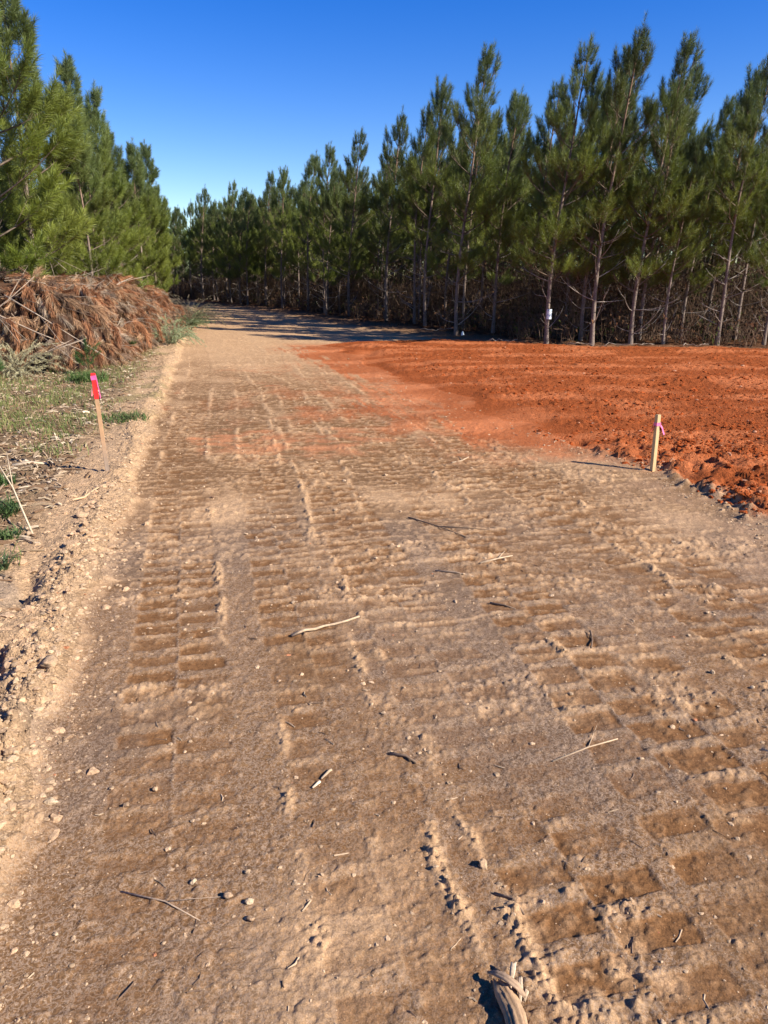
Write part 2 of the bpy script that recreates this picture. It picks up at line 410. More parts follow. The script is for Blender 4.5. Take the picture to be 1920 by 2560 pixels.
def scatter_clods(name, x, y, r, col, mat, label, seed):
    big = (r > .006) & (y < 5.5); out = []
    for V0, F0, m, jt in ((IV, IF, ~big, .7), (IV2, IF2, big, .42)):
        out.append(clod_mesh(V0, F0, x[m], y[m], r[m], col[m], seed, jt))
    v = np.concatenate([out[0][0], out[1][0]]); f = np.concatenate([out[0][1], out[1][1] + len(out[0][0])]); c = np.concatenate([out[0][2], out[1][2]])
    o = link(name, mesh_np(name, v, f, c), mat)
    tag(o, label, None, None, 'stuff'); o['category'] = 'soil clods'
    return o
def clod_mesh(V0, F0, x, y, r, col, seed, jt):
    rng = np.random.RandomState(seed); n = len(x); nv = len(V0)
    z = terrain(x, y, False)
    jit = 1 + jt * (rng.rand(n, nv, 1) - .5)
    ax3 = rng.randn(n, 1, 3); ax3 /= np.linalg.norm(ax3, axis=2, keepdims=True)
    lim = rng.uniform(.15, .7, (n, 1, 1)); d = (V0[None] * ax3).sum(2, keepdims=True)
    v = V0[None] * jit - np.clip(d - lim, 0, 9) * ax3
    sc = np.stack([rng.uniform(.7, 1.4, n), rng.uniform(.7, 1.4, n), rng.uniform(.4, .8, n)], -1)[:, None, :]
    v = v * sc
    a = rng.rand(n) * 2 * PI; ca, sa = np.cos(a)[:, None], np.sin(a)[:, None]
    v = np.stack([v[..., 0] * ca - v[..., 1] * sa, v[..., 0] * sa + v[..., 1] * ca, v[..., 2]], -1)
    v = v * r[:, None, None] + np.stack([x, y, z + r * .02], -1)[:, None, :]
    f = (F0[None] + (np.arange(n) * nv)[:, None, None]).reshape(-1, 3)
    c = np.repeat(col, nv, axis=0)
    return v.reshape(-1, 3), f, c
def sample(n, ylo, yhi, ulo, uhi, seed, pw=1.0):
    rng = np.random.RandomState(seed)
    y = ylo * (yhi / ylo) ** (rng.rand(n) ** pw); u = rng.uniform(ulo, uhi, n)
    return u * (y + 1.6), y, rng
x, y, rng = sample(420000, 1.0, 18, -.62, .62, 5)
s = road_s(x, y); t = road_t(x, y)
eR = red_edge(y)
p = .030 + .02 * ss(2.5, 5, y) + .06 * ss(1.5, 3, y) * ss(.1, .5, perlin(x * 3.2, y * 3.2, 180)) + .40 * np.exp(-((s + .12) / .16) ** 2) + .16 * ss(.1, -.2, s) * ss(3.6, 2.4, y) + .10 * ss(.05, -.2, s)
for (sc, sl, t0, t1, w, pitch, dep, sd) in PASSES:
    c = sc + sl * t + .05 * np.sin(t * .5 + sd)
    rp = ss(.1, .42, perlin(s * .8, t * .55, 70 + sd) + .3 * perlin(s * 4, t * 4, 71 + sd)) * (t > t0)
    p = np.maximum(p, .22 * rp * ss(-.1, .4, perlin(x * 5, y * 5, 181)) * np.exp(-((np.abs(s - c) - w * .525) / .045) ** 2))
p = np.maximum(p, .6 * np.exp(-((x - eR) / .3) ** 2) * (y < 8))
keep = (rng.rand(len(x)) < p) & (x < eR + .05)
x, y = x[keep], y[keep]; s = s[keep]
r = .0013 * (1 - rng.rand(len(x)) * .99) ** -.50 * (1 + .8 * np.exp(-((s + .12) / .25) ** 2))
r = np.clip(r * np.clip(.75 + y * .14, 1, 2.0), .0014, np.where(s < .05, .017, np.clip(.003 + y * .0025, .005, .015)))
br = rng.uniform(.7, 1.15, (len(x), 1))
col = np.array([.47, .315, .185]) * br
og = rng.rand(len(x)) < .012; col[og] = np.array([.42, .17, .08])
nb = 420; y2 = 1.15 * (5.6 / 1.15) ** rng.rand(nb); s2 = rng.normal(-.24, .15, nb); x2 = (s2 - .663 - .224 * y2) / .975
x = np.concatenate([x, x2]); y = np.concatenate([y, y2]); r = np.concatenate([r, rng.uniform(.010, .036, nb) * rng.uniform(.5, 1, nb)])
col = np.concatenate([col, np.array([.47, .30, .17]) * rng.uniform(.75, 1.1, (nb, 1))])
scatter_clods('soil_clods', x, y, r, col, M_clod, 'small pale clods and crumbs of dry soil scattered on the road and its left berm', 3)
x, y, rng = sample(90000, 4.0, 17.5, -.15, .62, 15)
eR = red_edge(y)
keep = (x > eR - .1) & (y < red_far(x)) & (rng.rand(len(x)) < (.30 * ss(0, 1.2, x - eR)) + .5 * ss(9, 6.5, y) * ss(-.2, .4, perlin(x * .8, y * 1.2, 130)) + .0)
x, y = x[keep], y[keep]
r = np.clip(.0065 * (1 - rng.rand(len(x)) * .985) ** -.5, .004, .034)
col = np.array([.285, .064, .016]) * rng.uniform(.75, 1.2, (len(x), 1))
pl = rng.rand(len(x)) < .03; col[pl] = np.array([.45, .22, .12])
scatter_clods('clay_clods', x, y, r, col, M_clod, 'rough crumbs and clods of orange red clay over the graded field', 4)

print('t', round(time.time() - _T0))
# ------------------------------------------------------------------ needles
def needles(mb, B, D, Ls, n, nl, w, spread=(65, 22), droop=.0, tint=None, two=False, rng=None, tvar=.25):
    """B base points (k,3), D unit directions (k,3), Ls shoot lengths (k,) -> n needles on each"""
    k = len(B)
    B = np.repeat(B, n, 0); D = np.repeat(D, n, 0); Lr = np.repeat(Ls, n)
    m = len(B); u = rng.rand(m)
    ref = np.where(np.abs(D[:, 2:3]) < .9, np.array([[0, 0, 1.]]), np.array([[1., 0, 0]]))
    a = np.cross(D, ref); a /= np.linalg.norm(a, axis=1)[:, None]
    b = np.cross(D, a)
    th = rng.rand(m) * 2 * PI
    perp = np.cos(th)[:, None] * a + np.sin(th)[:, None] * b
    ang = np.radians(spread[0] + (spread[1] - spread[0]) * u + rng.randn(m) * 7)
    nd = D * np.cos(ang)[:, None] + perp * np.sin(ang)[:, None]
    nd[:, 2] -= droop * rng.rand(m)
    nd /= np.linalg.norm(nd, axis=1)[:, None]
    o = B + D * (u * Lr)[:, None]
    ln = (nl * rng.uniform(.75, 1.1, m))[:, None]
    side = np.cross(nd, rng.randn(m, 3)); side /= np.linalg.norm(side, axis=1)[:, None] + 1e-9
    if tint is None: tint = np.ones((k, 3))
    tc = np.repeat(tint, n, 0) * rng.uniform(1 - tvar, 1 + tvar, (m, 1))
    if not two:
        v = np.stack([o - side * w / 2, o + side * w / 2, o + nd * ln], 1).reshape(-1, 3)
        f = np.arange(3 * m).reshape(-1, 3)
        mb.add(v, None, f, np.repeat(tc, 3, 0))
    else:
        mid = o + nd * ln * .55
        e = nd + np.array([0, 0, -.28]); e /= np.linalg.norm(e, axis=1)[:, None]
        tip = mid + e * ln * .5
        v = np.stack([o - side * w * .4, o + side * w * .4, mid + side * w * .5, mid - side * w * .5, tip], 1).reshape(-1, 3)
        i = (np.arange(m) * 5)[:, None]
        mb.add(v, i + np.array([[0, 1, 2, 3]]), i + np.array([[3, 2, 4]]), np.repeat(tc, 5, 0))

def rotz(v, a):
    c, s_ = math.cos(a), math.sin(a); return np.array([v[0] * c - v[1] * s_, v[0] * s_ + v[1] * c, v[2]])

def make_pine(seed, H, cb, R, nn, w, two=False, lum_=1.0, bend=.06, dead=.6, prof=None, nl=.155):
    rng = np.random.RandomState(seed)
    tb = MB(); cr = MB()
    ph = rng.rand() * 6
    def ax(z):
        k = max(z, 0) / H
        return np.array([bend * H * k ** 2.1 + .035 * math.sin(k * 7 + ph) , .03 * math.sin(k * 6 + ph * 2), z])
    zs = np.linspace(-.25, H, 22)
    r0 = .0076 * H
    rad = r0 * (1 - .90 * np.clip(zs / H, 0, 1)) ** .95 + .004
    rad[:2] *= 1.22
    barkA = np.array([.20, .150, .115]); barkB = np.array([.235, .140, .085])
    cc = np.repeat(barkA + (barkB - barkA) * np.clip((zs[:, None] / H - .4) * 2, 0, 1), 8, 0) * rng.uniform(.85, 1.12, (22 * 8, 1))
    tb.tube([ax(z) for z in zs], rad, 8, cc, lump=.18, rng=rng)
    B = []; D = []; Ls = []; T = []
    def shoot(p, d, l, tt):
        B.append(p); D.append(d / np.linalg.norm(d)); Ls.append(l); T.append(tt)
    prof = prof or ([0, .12, .3, .55, .75, .9, 1], [.8, 1.05, 1.05, .80, .46, .20, .06])
    z = .35 + rng.rand() * .3
    g1 = np.array([.135, .165, .022]); g2 = np.array([.195, .215, .035]); g3 = np.array([.115, .150, .062])  # last tint, for crown tops: glaucous needles with bluish sky haze painted in
    while z < H - .25:
        k = z / H; fr = (z - cb) / (H - cb)
        nb = rng.randint(3, 6); a0 = rng.rand() * 2 * PI
        for j in range(nb):
            az = a0 + j * 2 * PI / nb + rng.randn() * .25
            zz = z + rng.randn() * .05
            p0 = ax(zz)
            if fr < 0 or (fr < .25 and rng.rand() < .35):
                if rng.rand() > dead: continue
                L = rng.uniform(.25, 1.05) * R; e0 = math.radians(rng.uniform(-5, 40)); e1 = e0 + math.radians(rng.uniform(5, 45))
                pts = [p0]; m = 5
                for i in range(m):
                    e = e0 + (e1 - e0) * i / m
                    az += rng.randn() * .13
                    pts.append(pts[-1] + L / m * np.array([math.cos(az) * math.cos(e), math.sin(az) * math.cos(e), math.sin(e)]))
                gc = np.array([.30, .245, .195]) * rng.uniform(.7, 1.15)
                tb.tube(pts, np.linspace(.013, .0035, m + 1) * (.6 + .5 * L), 4, gc)
                for q in range(rng.randint(1, 4)):
                    i = rng.randint(1, m); d = pts[i + 1] - pts[i]; d = rotz(d, rng.choice([-1, 1]) * rng.uniform(.4, .9)); d[2] += rng.uniform(-.02, .08)
                    tl = rng.uniform(1.0, 2.4)
                    p2 = pts[i] + d * tl; p1 = pts[i] + d * tl * .5 + np.array([0, 0, -.02])
                    tb.tube([pts[i], p1, p2], [.0055, .0042, .0025], 3, gc)
                continue
            if rng.rand() < .14 and fr < .7: continue
            L = R * float(np.interp(fr, prof[0], prof[1])) * rng.choice([.6, .8, 1.0, 1.15, 1.35] if fr < .7 else [.8, 1.0, 1.3, 1.6])
            e0 = math.radians(12 + 42 * fr + rng.randn() * 7); e1 = math.radians(35 + 42 * min(1, fr * 1.2) + rng.randn() * 8)
            m = 6; pts = [p0]
            for i in range(m):
                e = e0 + (e1 - e0) * (i / m) ** 1.3
                az += rng.randn() * .06
                d = np.array([math.cos(az) * math.cos(e) + bend * 1.6, math.sin(az) * math.cos(e), math.sin(e)])
                pts.append(pts[-1] + d * L / m)
            tb.tube(pts, np.linspace(.006 + .009 * L, .003, m + 1), 4, np.array([.17, .125, .085]) * rng.uniform(.7, 1.2))
            d = pts[-1] - pts[-2]; d /= np.linalg.norm(d)
            mix = rng.rand()
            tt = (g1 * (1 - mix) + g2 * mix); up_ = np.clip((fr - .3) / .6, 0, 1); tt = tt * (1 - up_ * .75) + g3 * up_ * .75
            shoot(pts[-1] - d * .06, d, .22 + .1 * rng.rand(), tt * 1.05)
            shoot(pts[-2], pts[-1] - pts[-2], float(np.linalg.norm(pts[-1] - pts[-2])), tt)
            ns = int(2 + L * 7)
            for q in range(ns):
                u = rng.uniform(.25, .97); i = min(int(u * m), m - 1); f = u * m - i
                bp = pts[i] * (1 - f) + pts[i + 1] * f; bd = pts[i + 1] - pts[i]; bd /= np.linalg.norm(bd)
                sd = rotz(bd, rng.choice([-1, 1]) * rng.uniform(.45, 1.05)); sd[2] += rng.uniform(-.05, .75); sd /= np.linalg.norm(sd)
                sl = (.12 + .42 * L * (1 - u) + .1 * rng.rand())
                tip = bp + sd * sl; tip[2] += .06
                if sl > .18: tb.tube([bp, (bp + tip) / 2 - [0, 0, .01], tip], [.005, .004, .003], 3, (.17, .125, .085))
                d2 = tip - bp; d2[2] += .12; d2 /= np.linalg.norm(d2)
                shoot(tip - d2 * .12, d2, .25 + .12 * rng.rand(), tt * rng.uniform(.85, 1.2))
                if sl > .34:
                    d3 = rotz(sd, rng.choice([-1, 1]) * .7); d3[2] += .3
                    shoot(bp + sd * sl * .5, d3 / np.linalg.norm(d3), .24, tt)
        z += (.46 - .14 * k) * rng.uniform(.75, 1.3)
    tp = ax(H)
    for q in range(3):
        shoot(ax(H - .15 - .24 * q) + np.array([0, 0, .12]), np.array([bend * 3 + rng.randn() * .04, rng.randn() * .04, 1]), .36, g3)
    for q in range(4):
        a = rng.rand() * 6.3
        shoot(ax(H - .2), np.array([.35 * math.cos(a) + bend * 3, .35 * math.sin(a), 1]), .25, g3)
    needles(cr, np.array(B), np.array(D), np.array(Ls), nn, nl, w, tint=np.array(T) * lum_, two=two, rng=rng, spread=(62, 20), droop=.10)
    return tb.mesh('trunk'), cr.mesh('crown', smooth=False)

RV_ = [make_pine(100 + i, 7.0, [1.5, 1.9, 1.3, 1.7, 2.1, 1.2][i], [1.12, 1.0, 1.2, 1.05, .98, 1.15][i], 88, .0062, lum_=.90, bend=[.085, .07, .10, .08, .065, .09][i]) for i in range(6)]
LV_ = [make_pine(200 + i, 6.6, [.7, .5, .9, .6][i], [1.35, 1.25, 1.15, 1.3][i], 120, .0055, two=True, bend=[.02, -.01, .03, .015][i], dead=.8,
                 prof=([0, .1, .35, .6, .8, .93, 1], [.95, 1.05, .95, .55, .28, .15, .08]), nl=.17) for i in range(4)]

print('t', round(time.time() - _T0))
def tree(name, var, x, y, H, rz, label, group, base=7.0):
    sc = H / base
    r = empty(name, (x, y, hz(x, y) - .02), rz, sc)
    tag(r, label, 'tree', group)
    link('trunk', var[0], M_bark, r); link('crown', var[1], M_needle, r)
    return r
GR = 'young pines of the stand right of the road'
GL = 'young pines of the stand left of the road'
random.seed(4)
front = [  # x, y, height, variant, label
    (3.93, 18.31, 6.5, 0, 'tall leaning pine with a white sleeve wrapped round its pale lower trunk'),
    (4.96, 18.10, 6.75, 3, 'tallest pine on the clay field edge, next right of the pine with the white sleeve'),
    (5.90, 18.06, 6.45, 2, 'pine with thick pale trunk and many bare side twigs, second right of the sleeved pine'),
    (6.62, 17.95, 4.6, 1, 'short crooked forked pine between two taller ones at the clay field edge'),
    (7.82, 17.82, 6.05, 4, 'pine with dark scaly trunk and open crown, second from the right picture edge'),
    (8.85, 17.65, 5.5, 5, 'slender rightmost pine standing at the right picture edge'),
    (3.05, 21.3, 6.2, 5, 'dark trunked pine left of the sleeved pine with an open forked top'),
    (2.05, 21.4, 7.2, 2, 'tall dense topped pine leaning right above the small white scrap on the ground'),
    (1.33, 24.7, 6.9, 1, 'pine with narrow pointed top standing over the pale ground where the clay field ends'),
    (.09, 27.8, 6.65, 3, 'broad bushy topped pine at the shaded right side of the road bend'),
    (-1.40, 30.9, 6.6, 0, 'paired trunk pine with square dense top beside the long road shadow'),
    (-2.67, 34.0, 6.6, 4, 'slim pine behind the shadow streaks, midway along the far row'),
    (-3.70, 37.2, 6.7, 5, 'pine with leaning needle plume rising above the far row'),
    (-5.30, 40.0, 6.5, 1, 'far pine with short blunt crown beside the shaded road'),
    (-6.72, 43.8, 6.7, 2, 'far pine near the end of the road with a double pointed tip'),
    (-9.61, 48.4, 6.9, 0, 'distant pine just right of where the road disappears'),
    (-12.68, 54.1, 7.2, 3, 'tallest distant pine where the road disappears to the left')]
placed = []
for i, (x, y, H, v, lb) in enumerate(front):
    tree('pine_tree', RV_[v], x, y, H * (.96 if y < 22 else 1), random.uniform(-.5, .5), lb, GR); placed.append((x, y))
def fill(gx, gy, x0, x1, y0, y1, cond, jit, seed):
    rg = random.Random(seed); out = []
    yy = y0
    k = 0
    while yy < y1:
        xx = x0 + (k % 2) * gx * .5
        while xx < x1:
            px = xx + rg.uniform(-jit, jit); py = yy + rg.uniform(-jit, jit)
            if cond(px, py) and min([math.hypot(px - a, py - b) for a, b in placed] or [9]) > .95:
                out.append((px, py)); placed.append((px, py))
            xx += gx
        yy += gy; k += 1
    return out
def vis(px, py, m=2.2):
    return abs(px) < .54 * py + m
# rest of the front row, then the rows behind
fr_pts = fill(1.25, 1.35, -16, 13, 16.5, 58, lambda a, b: .1 < float(in_right(np.array([a]), np.array([b]))[0]) < 1.7 and vis(a, b, 1.2), .3, 1)
for x, y in fr_pts:
    tree('pine_tree', RV_[random.randrange(6)], x, y, random.uniform(5.2, 6.5), random.uniform(-.6, .6),
         'slim pine filling a gap just behind the front row of the right-hand stand', GR)
bk_pts = fill(1.75, 2.1, -24, 16, 18, 68, lambda a, b: 1.7 < float(in_right(np.array([a]), np.array([b]))[0]) < 8.5 and vis(a, b, 1.0), .35, 2)
for x, y in bk_pts:
    tree('pine_tree', RV_[random.randrange(6)], x, y, random.uniform(5.8, 6.9), random.uniform(-.6, .6),
         'pine in the dark interior of the right-hand stand, its stem mostly hidden by others', GR)
left = [
    (-7.15, 14.4, 7.6, 0, 'nearest pine on the left, cut by the left picture edge, dense bright needles'),
    (-7.55, 16.9, 7.3, 1, 'tall bushy pine above the near end of the brush pile with upright candle-like tips'),
    (-6.9, 18.4, 5.0, 2, 'full green pine behind the brush pile, branches down to the heap'),
    (-7.7, 21.0, 5.0, 3, 'lower green pine behind the middle of the brush pile'),
    (-8.75, 23.3, 7.1, 1, 'slender pine with a tall pointed leader standing free against the sky on the left'),
    (-9.35, 26.2, 7.1, 2, 'open topped pine with several upright tips, right of the tall leader'),
    (-9.6, 28.6, 6.2, 0, 'pine with pale bare lower stem at the far end of the brush pile'),
    (-10.1, 32.5, 6.5, 3, 'bushy pine beyond the pile end, left side of the far road'),
    (-10.7, 36.3, 7.0, 1, 'pine with pointed top nearest the sky gap, left side of the far road'),
    (-12.6, 43.6, 6.2, 2, 'lower pine where the left stand meets the far road bend')]
for i, (x, y, H, v, lb) in enumerate(left):
    tree('pine_tree', LV_[v], x, y, H, random.uniform(0, 6.3), lb, GL, 6.6); placed.append((x, y))
lp = fill(1.75, 1.95, -30, -6, 11, 62, lambda a, b: -7 < a - float(left_front(b)) < -.2 and vis(a, b, 1.0) and not (b < 15.5 and a > -8.2), .4, 3)
for x, y in lp:
    tree('pine_tree', LV_[random.randrange(4)] if y < 30 else RV_[random.randrange(6)], x, y, random.uniform(3.8, 5.0) if y < 27 else random.uniform(5.0, 6.3), random.uniform(0, 6.3) if y < 30 else random.uniform(-.6, .6),
         'pine within the left-hand stand, merging with its green neighbours', GL, 6.6 if y < 30 else 7.0)
print('trees', len(placed))

print('t', round(time.time() - _T0))
# ------------------------------------------------------------------ undergrowth in the stands
rng = np.random.RandomState(77)
ub = MB()
n = 0
while n < 2500:
    y = rng.uniform(16.5, 74); x = rng.uniform(-.55, .6) * y + rng.uniform(-2, 2)
    dr = float(in_right(np.array([x]), np.array([y]))[0]); dl = float(left_front(y)) - x
    if not ((.15 < dr < 9) or (.4 < dl < 5 and y > 22) or (y > 60 and -30 < x < -8)): continue
    if dr < 1.2 and rng.rand() < .55: continue
    n += 1
    z0 = .03
    big = rng.uniform(.5, 1.0) if dr < 1.5 else rng.uniform(.9, 3.1)
    base = np.array([.115, .072, .044]) * rng.uniform(.5, 1.5)
    for k in range(rng.randint(5, 10)):
        a = rng.rand() * 6.3; ln = big * rng.uniform(.5, 1); lean = rng.uniform(.05, .5)
        p = [np.array([x, y, z0]) + rng.randn(3) * [.12, .12, 0]]
        for i in range(4):
            a += rng.randn() * .4
            p.append(p[-1] + ln / 4 * np.array([math.cos(a) * lean, math.sin(a) * lean, 1 - .12 * i]))
        ub.tube(p, np.linspace(.008, .003, 5), 3, base * rng.uniform(.7, 1.3))
        for q in range(4):
            i = rng.randint(1, 5); d = rng.randn(3) * .16 * big; d[2] = abs(d[2]) * .8
            ub.tube([p[i], p[i] + d * .6 + rng.randn(3) * .02, p[i] + d], [.004, .003, .002], 3, base * 1.2)
    m = rng.randint(14, 40)   # dry leaves and hanging straw
    c0 = np.array([x, y, z0]) + rng.randn(m, 3) * [.28, .28, 0]; c0[:, 2] += rng.rand(m) * big * .9
    d1 = rng.randn(m, 3) * .035; d2 = rng.randn(m, 3) * .03; d2[:, 2] -= .07
    v = np.stack([c0, c0 + d1, c0 + d2], 1).reshape(-1, 3)
    lc = np.repeat(np.array([.10, .048, .022]) * rng.uniform(.5, 1.5, (m, 1)), 3, 0)
    if rng.rand() < .25: lc = lc * [.5, 1.15, .55]
    ub.add(v, None, np.arange(3 * m).reshape(-1, 3), lc)
o = link('undergrowth', ub.mesh('undergrowth', False), M_bark)
tag(o, 'tangled brown undergrowth of bare stems and dry leaves under the pines', 'undergrowth', None, 'stuff')

# the woods further in, which read as one mass behind the trees one can tell apart
rng = np.random.RandomState(78)
fb = MB(); B = []; D = []; T = []
n = 0
while n < 440:
    y = rng.uniform(19, 78); x = rng.uniform(-.62, .66) * y + rng.uniform(-3, 3)
    dr = float(in_right(np.array([x]), np.array([y]))[0]); dl = float(left_front(y)) - x
    if not (8.0 < dr < 17 or (5.5 < dl < 12 and dr < 0) or (y > 60 and -45 < x < -8 and dr > -20 and dr < 8 and n % 2)): continue
    n += 1; H = rng.uniform(5.0, 6.4)
    fb.tube([(x, y, -.1), (x + .1, y, H * .5), (x + .3, y, H)], [.075, .05, .012], 6, (.16, .12, .09))
    for k in range(75):
        z = H * rng.uniform(.02, 1) ** .8; rr_ = 1.15 * min(1, (H - z) / H * 2.2 + .12) * rng.rand() ** .6; a = rng.rand() * 6.3
        B.append((x + .3 * z / H + math.cos(a) * rr_, y + math.sin(a) * rr_, z)); e = rng.uniform(.2, 1.3); D.append((math.cos(a) * math.cos(e), math.sin(a) * math.cos(e), math.sin(e)))
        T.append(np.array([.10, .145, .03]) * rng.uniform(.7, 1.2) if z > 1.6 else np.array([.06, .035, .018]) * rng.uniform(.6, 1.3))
B2 = []; D2 = []; T2 = []
for k in range(190):
    y = rng.uniform(76, 96); x = rng.uniform(-46, -4); H = rng.uniform(6, 7.5)
    fb.tube([(x, y, -.4), (x + .1, y, H * .5), (x + .3, y, H)], [.09, .06, .012], 5, (.16, .12, .09))
    for k in range(60):
        z = H * rng.uniform(.0, 1); rr_ = 1.6 * min(1, (H - z) / H * 2.2 + .12) * rng.rand() ** .6; a = rng.rand() * 6.3
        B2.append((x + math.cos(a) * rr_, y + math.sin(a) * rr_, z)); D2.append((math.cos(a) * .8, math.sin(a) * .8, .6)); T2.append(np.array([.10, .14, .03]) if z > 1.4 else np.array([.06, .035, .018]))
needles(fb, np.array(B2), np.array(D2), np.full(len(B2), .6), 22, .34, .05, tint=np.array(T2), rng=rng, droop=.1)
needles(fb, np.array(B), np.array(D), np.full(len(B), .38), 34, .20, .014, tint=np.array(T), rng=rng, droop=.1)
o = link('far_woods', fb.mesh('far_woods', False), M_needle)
tag(o, 'deeper pine woods behind both stands, reading as one dark mass of needles and stems', 'woods', None, 'stuff')

print('t', round(time.time() - _T0))
# ------------------------------------------------------------------ brush pile
PILE = [(-11, 13.6), (-7.4, 12.75), (-6.3, 12.75), (-5.3, 13.0), (-4.95, 14.1), (-5.35, 17), (-5.85, 20.5), (-6.45, 24), (-7.45, 28.3),
        (-8.7, 29), (-8.9, 24), (-8.6, 20), (-8.4, 17), (-9.5, 16.3), (-12, 16.5)]
def inside(x, y, P):
    c = np.zeros(np.shape(x), bool); j = len(P) - 1
    for i in range(len(P)):
        xi, yi = P[i]; xj, yj = P[j]
        c ^= ((yi > y) != (yj > y)) & (x < (xj - xi) * (y - yi) / (yj - yi + 1e-12) + xi); j = i
    return c
def pile_h(x, y):
    d = np.where(inside(x, y, PILE), 1, -1) * poly_dist(x, y, PILE, True) + .14 * perlin(x * 1.6, y * 1.6, 140)
    Hm = np.interp(y, [12, 14, 17, 20, 23, 26, 28.5], [1.62, 1.70, 1.66, 1.58, 1.48, 1.3, .95])
    f = np.clip(d / .95, 0, 1); f = 1 - (1 - f) ** 2.3
    return f * (Hm * (.9 + .13 * perlin(x * .9, y * .9, 141)) + .24 * perlin(x * 1.9, y * 1.9, 142) + .10 * perlin(x * 4.5, y * 4.5, 149)) - .10
gx = np.arange(-12.2, -4.6, .06); gy = np.arange(12.2, 29, .06)
PX, PY = np.meshgrid(gx, gy)
PH = pile_h(PX, PY)
v = np.stack([PX, PY, PH + .03 * perlin(PX * 8, PY * 8, 143) - .05], -1).reshape(-1, 3)
a = (np.arange(len(gy) - 1)[:, None] * len(gx) + np.arange(len(gx) - 1)[None]).reshape(-1)
q = np.stack([a, a + 1, a + len(gx) + 1, a + len(gx)], -1)
q = q[(v[q][:, :, 2] > -.12).any(1)]
u, inv = np.unique(q, return_inverse=True)
pb = MB()
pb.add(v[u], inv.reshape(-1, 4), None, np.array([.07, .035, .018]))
rng = np.random.RandomState(9)
def pile_norm(x, y):
    e = .08
    gx_ = (pile_h(x + e, y) - pile_h(x - e, y)) / (2 * e); gy_ = (pile_h(x, y + e) - pile_h(x, y - e)) / (2 * e)
    return gx_, gy_
nt_ = 6400
x = rng.uniform(-10.5, -4.9, nt_ * 3); y = 12.4 * (28.4 / 12.4) ** rng.rand(nt_ * 3)
hh = pile_h(x, y); ok = hh > .05; x, y, hh = x[ok], y[ok], hh[ok]
gx_, gy_ = pile_norm(x, y)
sl = np.hypot(gx_, gy_)
ok = rng.rand(len(x)) < np.clip(.25 + sl * .55, 0, 1); x, y, hh, gx_, gy_, sl = [k[ok][:nt_] for k in (x, y, hh, gx_, gy_, sl)]
m = len(x)
# points stick out of the surface, then hang down it
out_ = np.stack([-gx_, -gy_, np.zeros(m)], -1); out_ /= np.linalg.norm(out_, axis=1)[:, None] + 1e-6
P0 = np.stack([x, y, hh], -1) + out_ * (rng.rand(m, 1) * .14 * np.clip(sl, .2, 1)[:, None]) + [0, 0, .05]
steep = np.clip(sl / 1.2, 0, 1)[:, None]
dirn = out_ * (.5 + .3 * rng.rand(m, 1)) * (1.3 - steep) + rng.randn(m, 3) * [.6, .6, .35] + np.array([0, 0, -1]) * (.15 + .75 * steep)
flat = (sl < .35)[:, None]
dirn = np.where(flat, rng.randn(m, 3) * [1, 1, .18] + [0, 0, .03], dirn)
dirn /= np.linalg.norm(dirn, axis=1)[:, None]
pal = np.array([[.36, .165, .075], [.28, .125, .058], [.38, .225, .12], [.25, .16, .10], [.38, .28, .185]])
hv = np.clip(hh / 1.6, 0, 1)
pi_ = np.where(rng.rand(m) < .35 + .4 * hv, rng.randint(0, 3, m), rng.randint(2, 5, m))
tt = pal[pi_] * (.75 + .4 * rng.rand(m, 1)) * (1 + .35 * perlin(x * 1.7, y * 1.7, 150)[:, None])
coh = np.stack([perlin(x * 3.0, y * 3.0 + hh * 3, 151), perlin(x * 3.0, y * 3.0 + hh * 3, 152), .5 * perlin(x * 3.0, y * 3.0 + hh * 3, 153)], -1)
dirn = dirn + coh * 1.5; dirn /= np.linalg.norm(dirn, axis=1)[:, None]
P0 = P0 + out_ * (.16 * perlin(x * 3.1, y * 3.1 + hh * 3, 154))[:, None]
dk = perlin(x * 2.6, y * 2.6 + hh * 2.6, 155)
kp = (dk > -.25) | (rng.rand(m) < .22)
needles(pb, P0[kp], dirn[kp], rng.uniform(.15, .36, m)[kp], 88, .165, .0055, spread=(34, 10), droop=.35, tint=tt[kp], two=True, rng=rng, tvar=.35)
# arching twigs carrying plumes
for k in range(170):
    i = rng.randint(m)
    p = P0[i].copy(); a = math.atan2(out_[i][1], out_[i][0]) + rng.randn() * .6; e = rng.uniform(.1, .75); pts = [p - [0, 0, .1]]
    ln = rng.uniform(.3, .8)
    for j in range(6):
        pts.append(pts[-1] + ln / 6 * np.array([math.cos(a) * math.cos(e), math.sin(a) * math.cos(e), math.sin(e)])); e -= .32; a += rng.randn() * .1
    pb.tube(pts, np.linspace(.011, .004, 7), 4, np.array([.24, .17, .12]) * rng.uniform(.7, 1.2))
    bb = np.array(pts[2:]); dd = np.gradient(np.array(pts), axis=0)[2:] + [0, 0, -.02]; dd /= np.linalg.norm(dd, axis=1)[:, None]
    needles(pb, bb, dd, np.full(len(bb), .2), 60, .19, .0065, spread=(40, 14), droop=.8, tint=np.tile(pal[rng.randint(0, 3)] * rng.uniform(.8, 1.15), (len(bb), 1)), two=True, rng=rng)
# thin bare twigs poking out everywhere
for k in range(800):
    i = rng.randint(m); p = P0[i] - out_[i] * .15
    d = rng.randn(3) * [1, 1, .5] + out_[i] * .7; d /= np.linalg.norm(d); ln = rng.uniform(.2, .7)
    q1 = p + d * ln * .5 + rng.randn(3) * .03; q2 = p + d * ln + rng.randn(3) * .05
    pb.tube([p, q1, q2], [.006, .0045, .0025], 3, np.array([.36, .28, .2]) * rng.uniform(.6, 1.2))
o = link('brush_heap', pb.mesh('brush_heap', False), M_dead)
tag(o, 'long heap of felled pine tops with dead rust brown needles left of the road', 'brush pile', None, 'stuff')

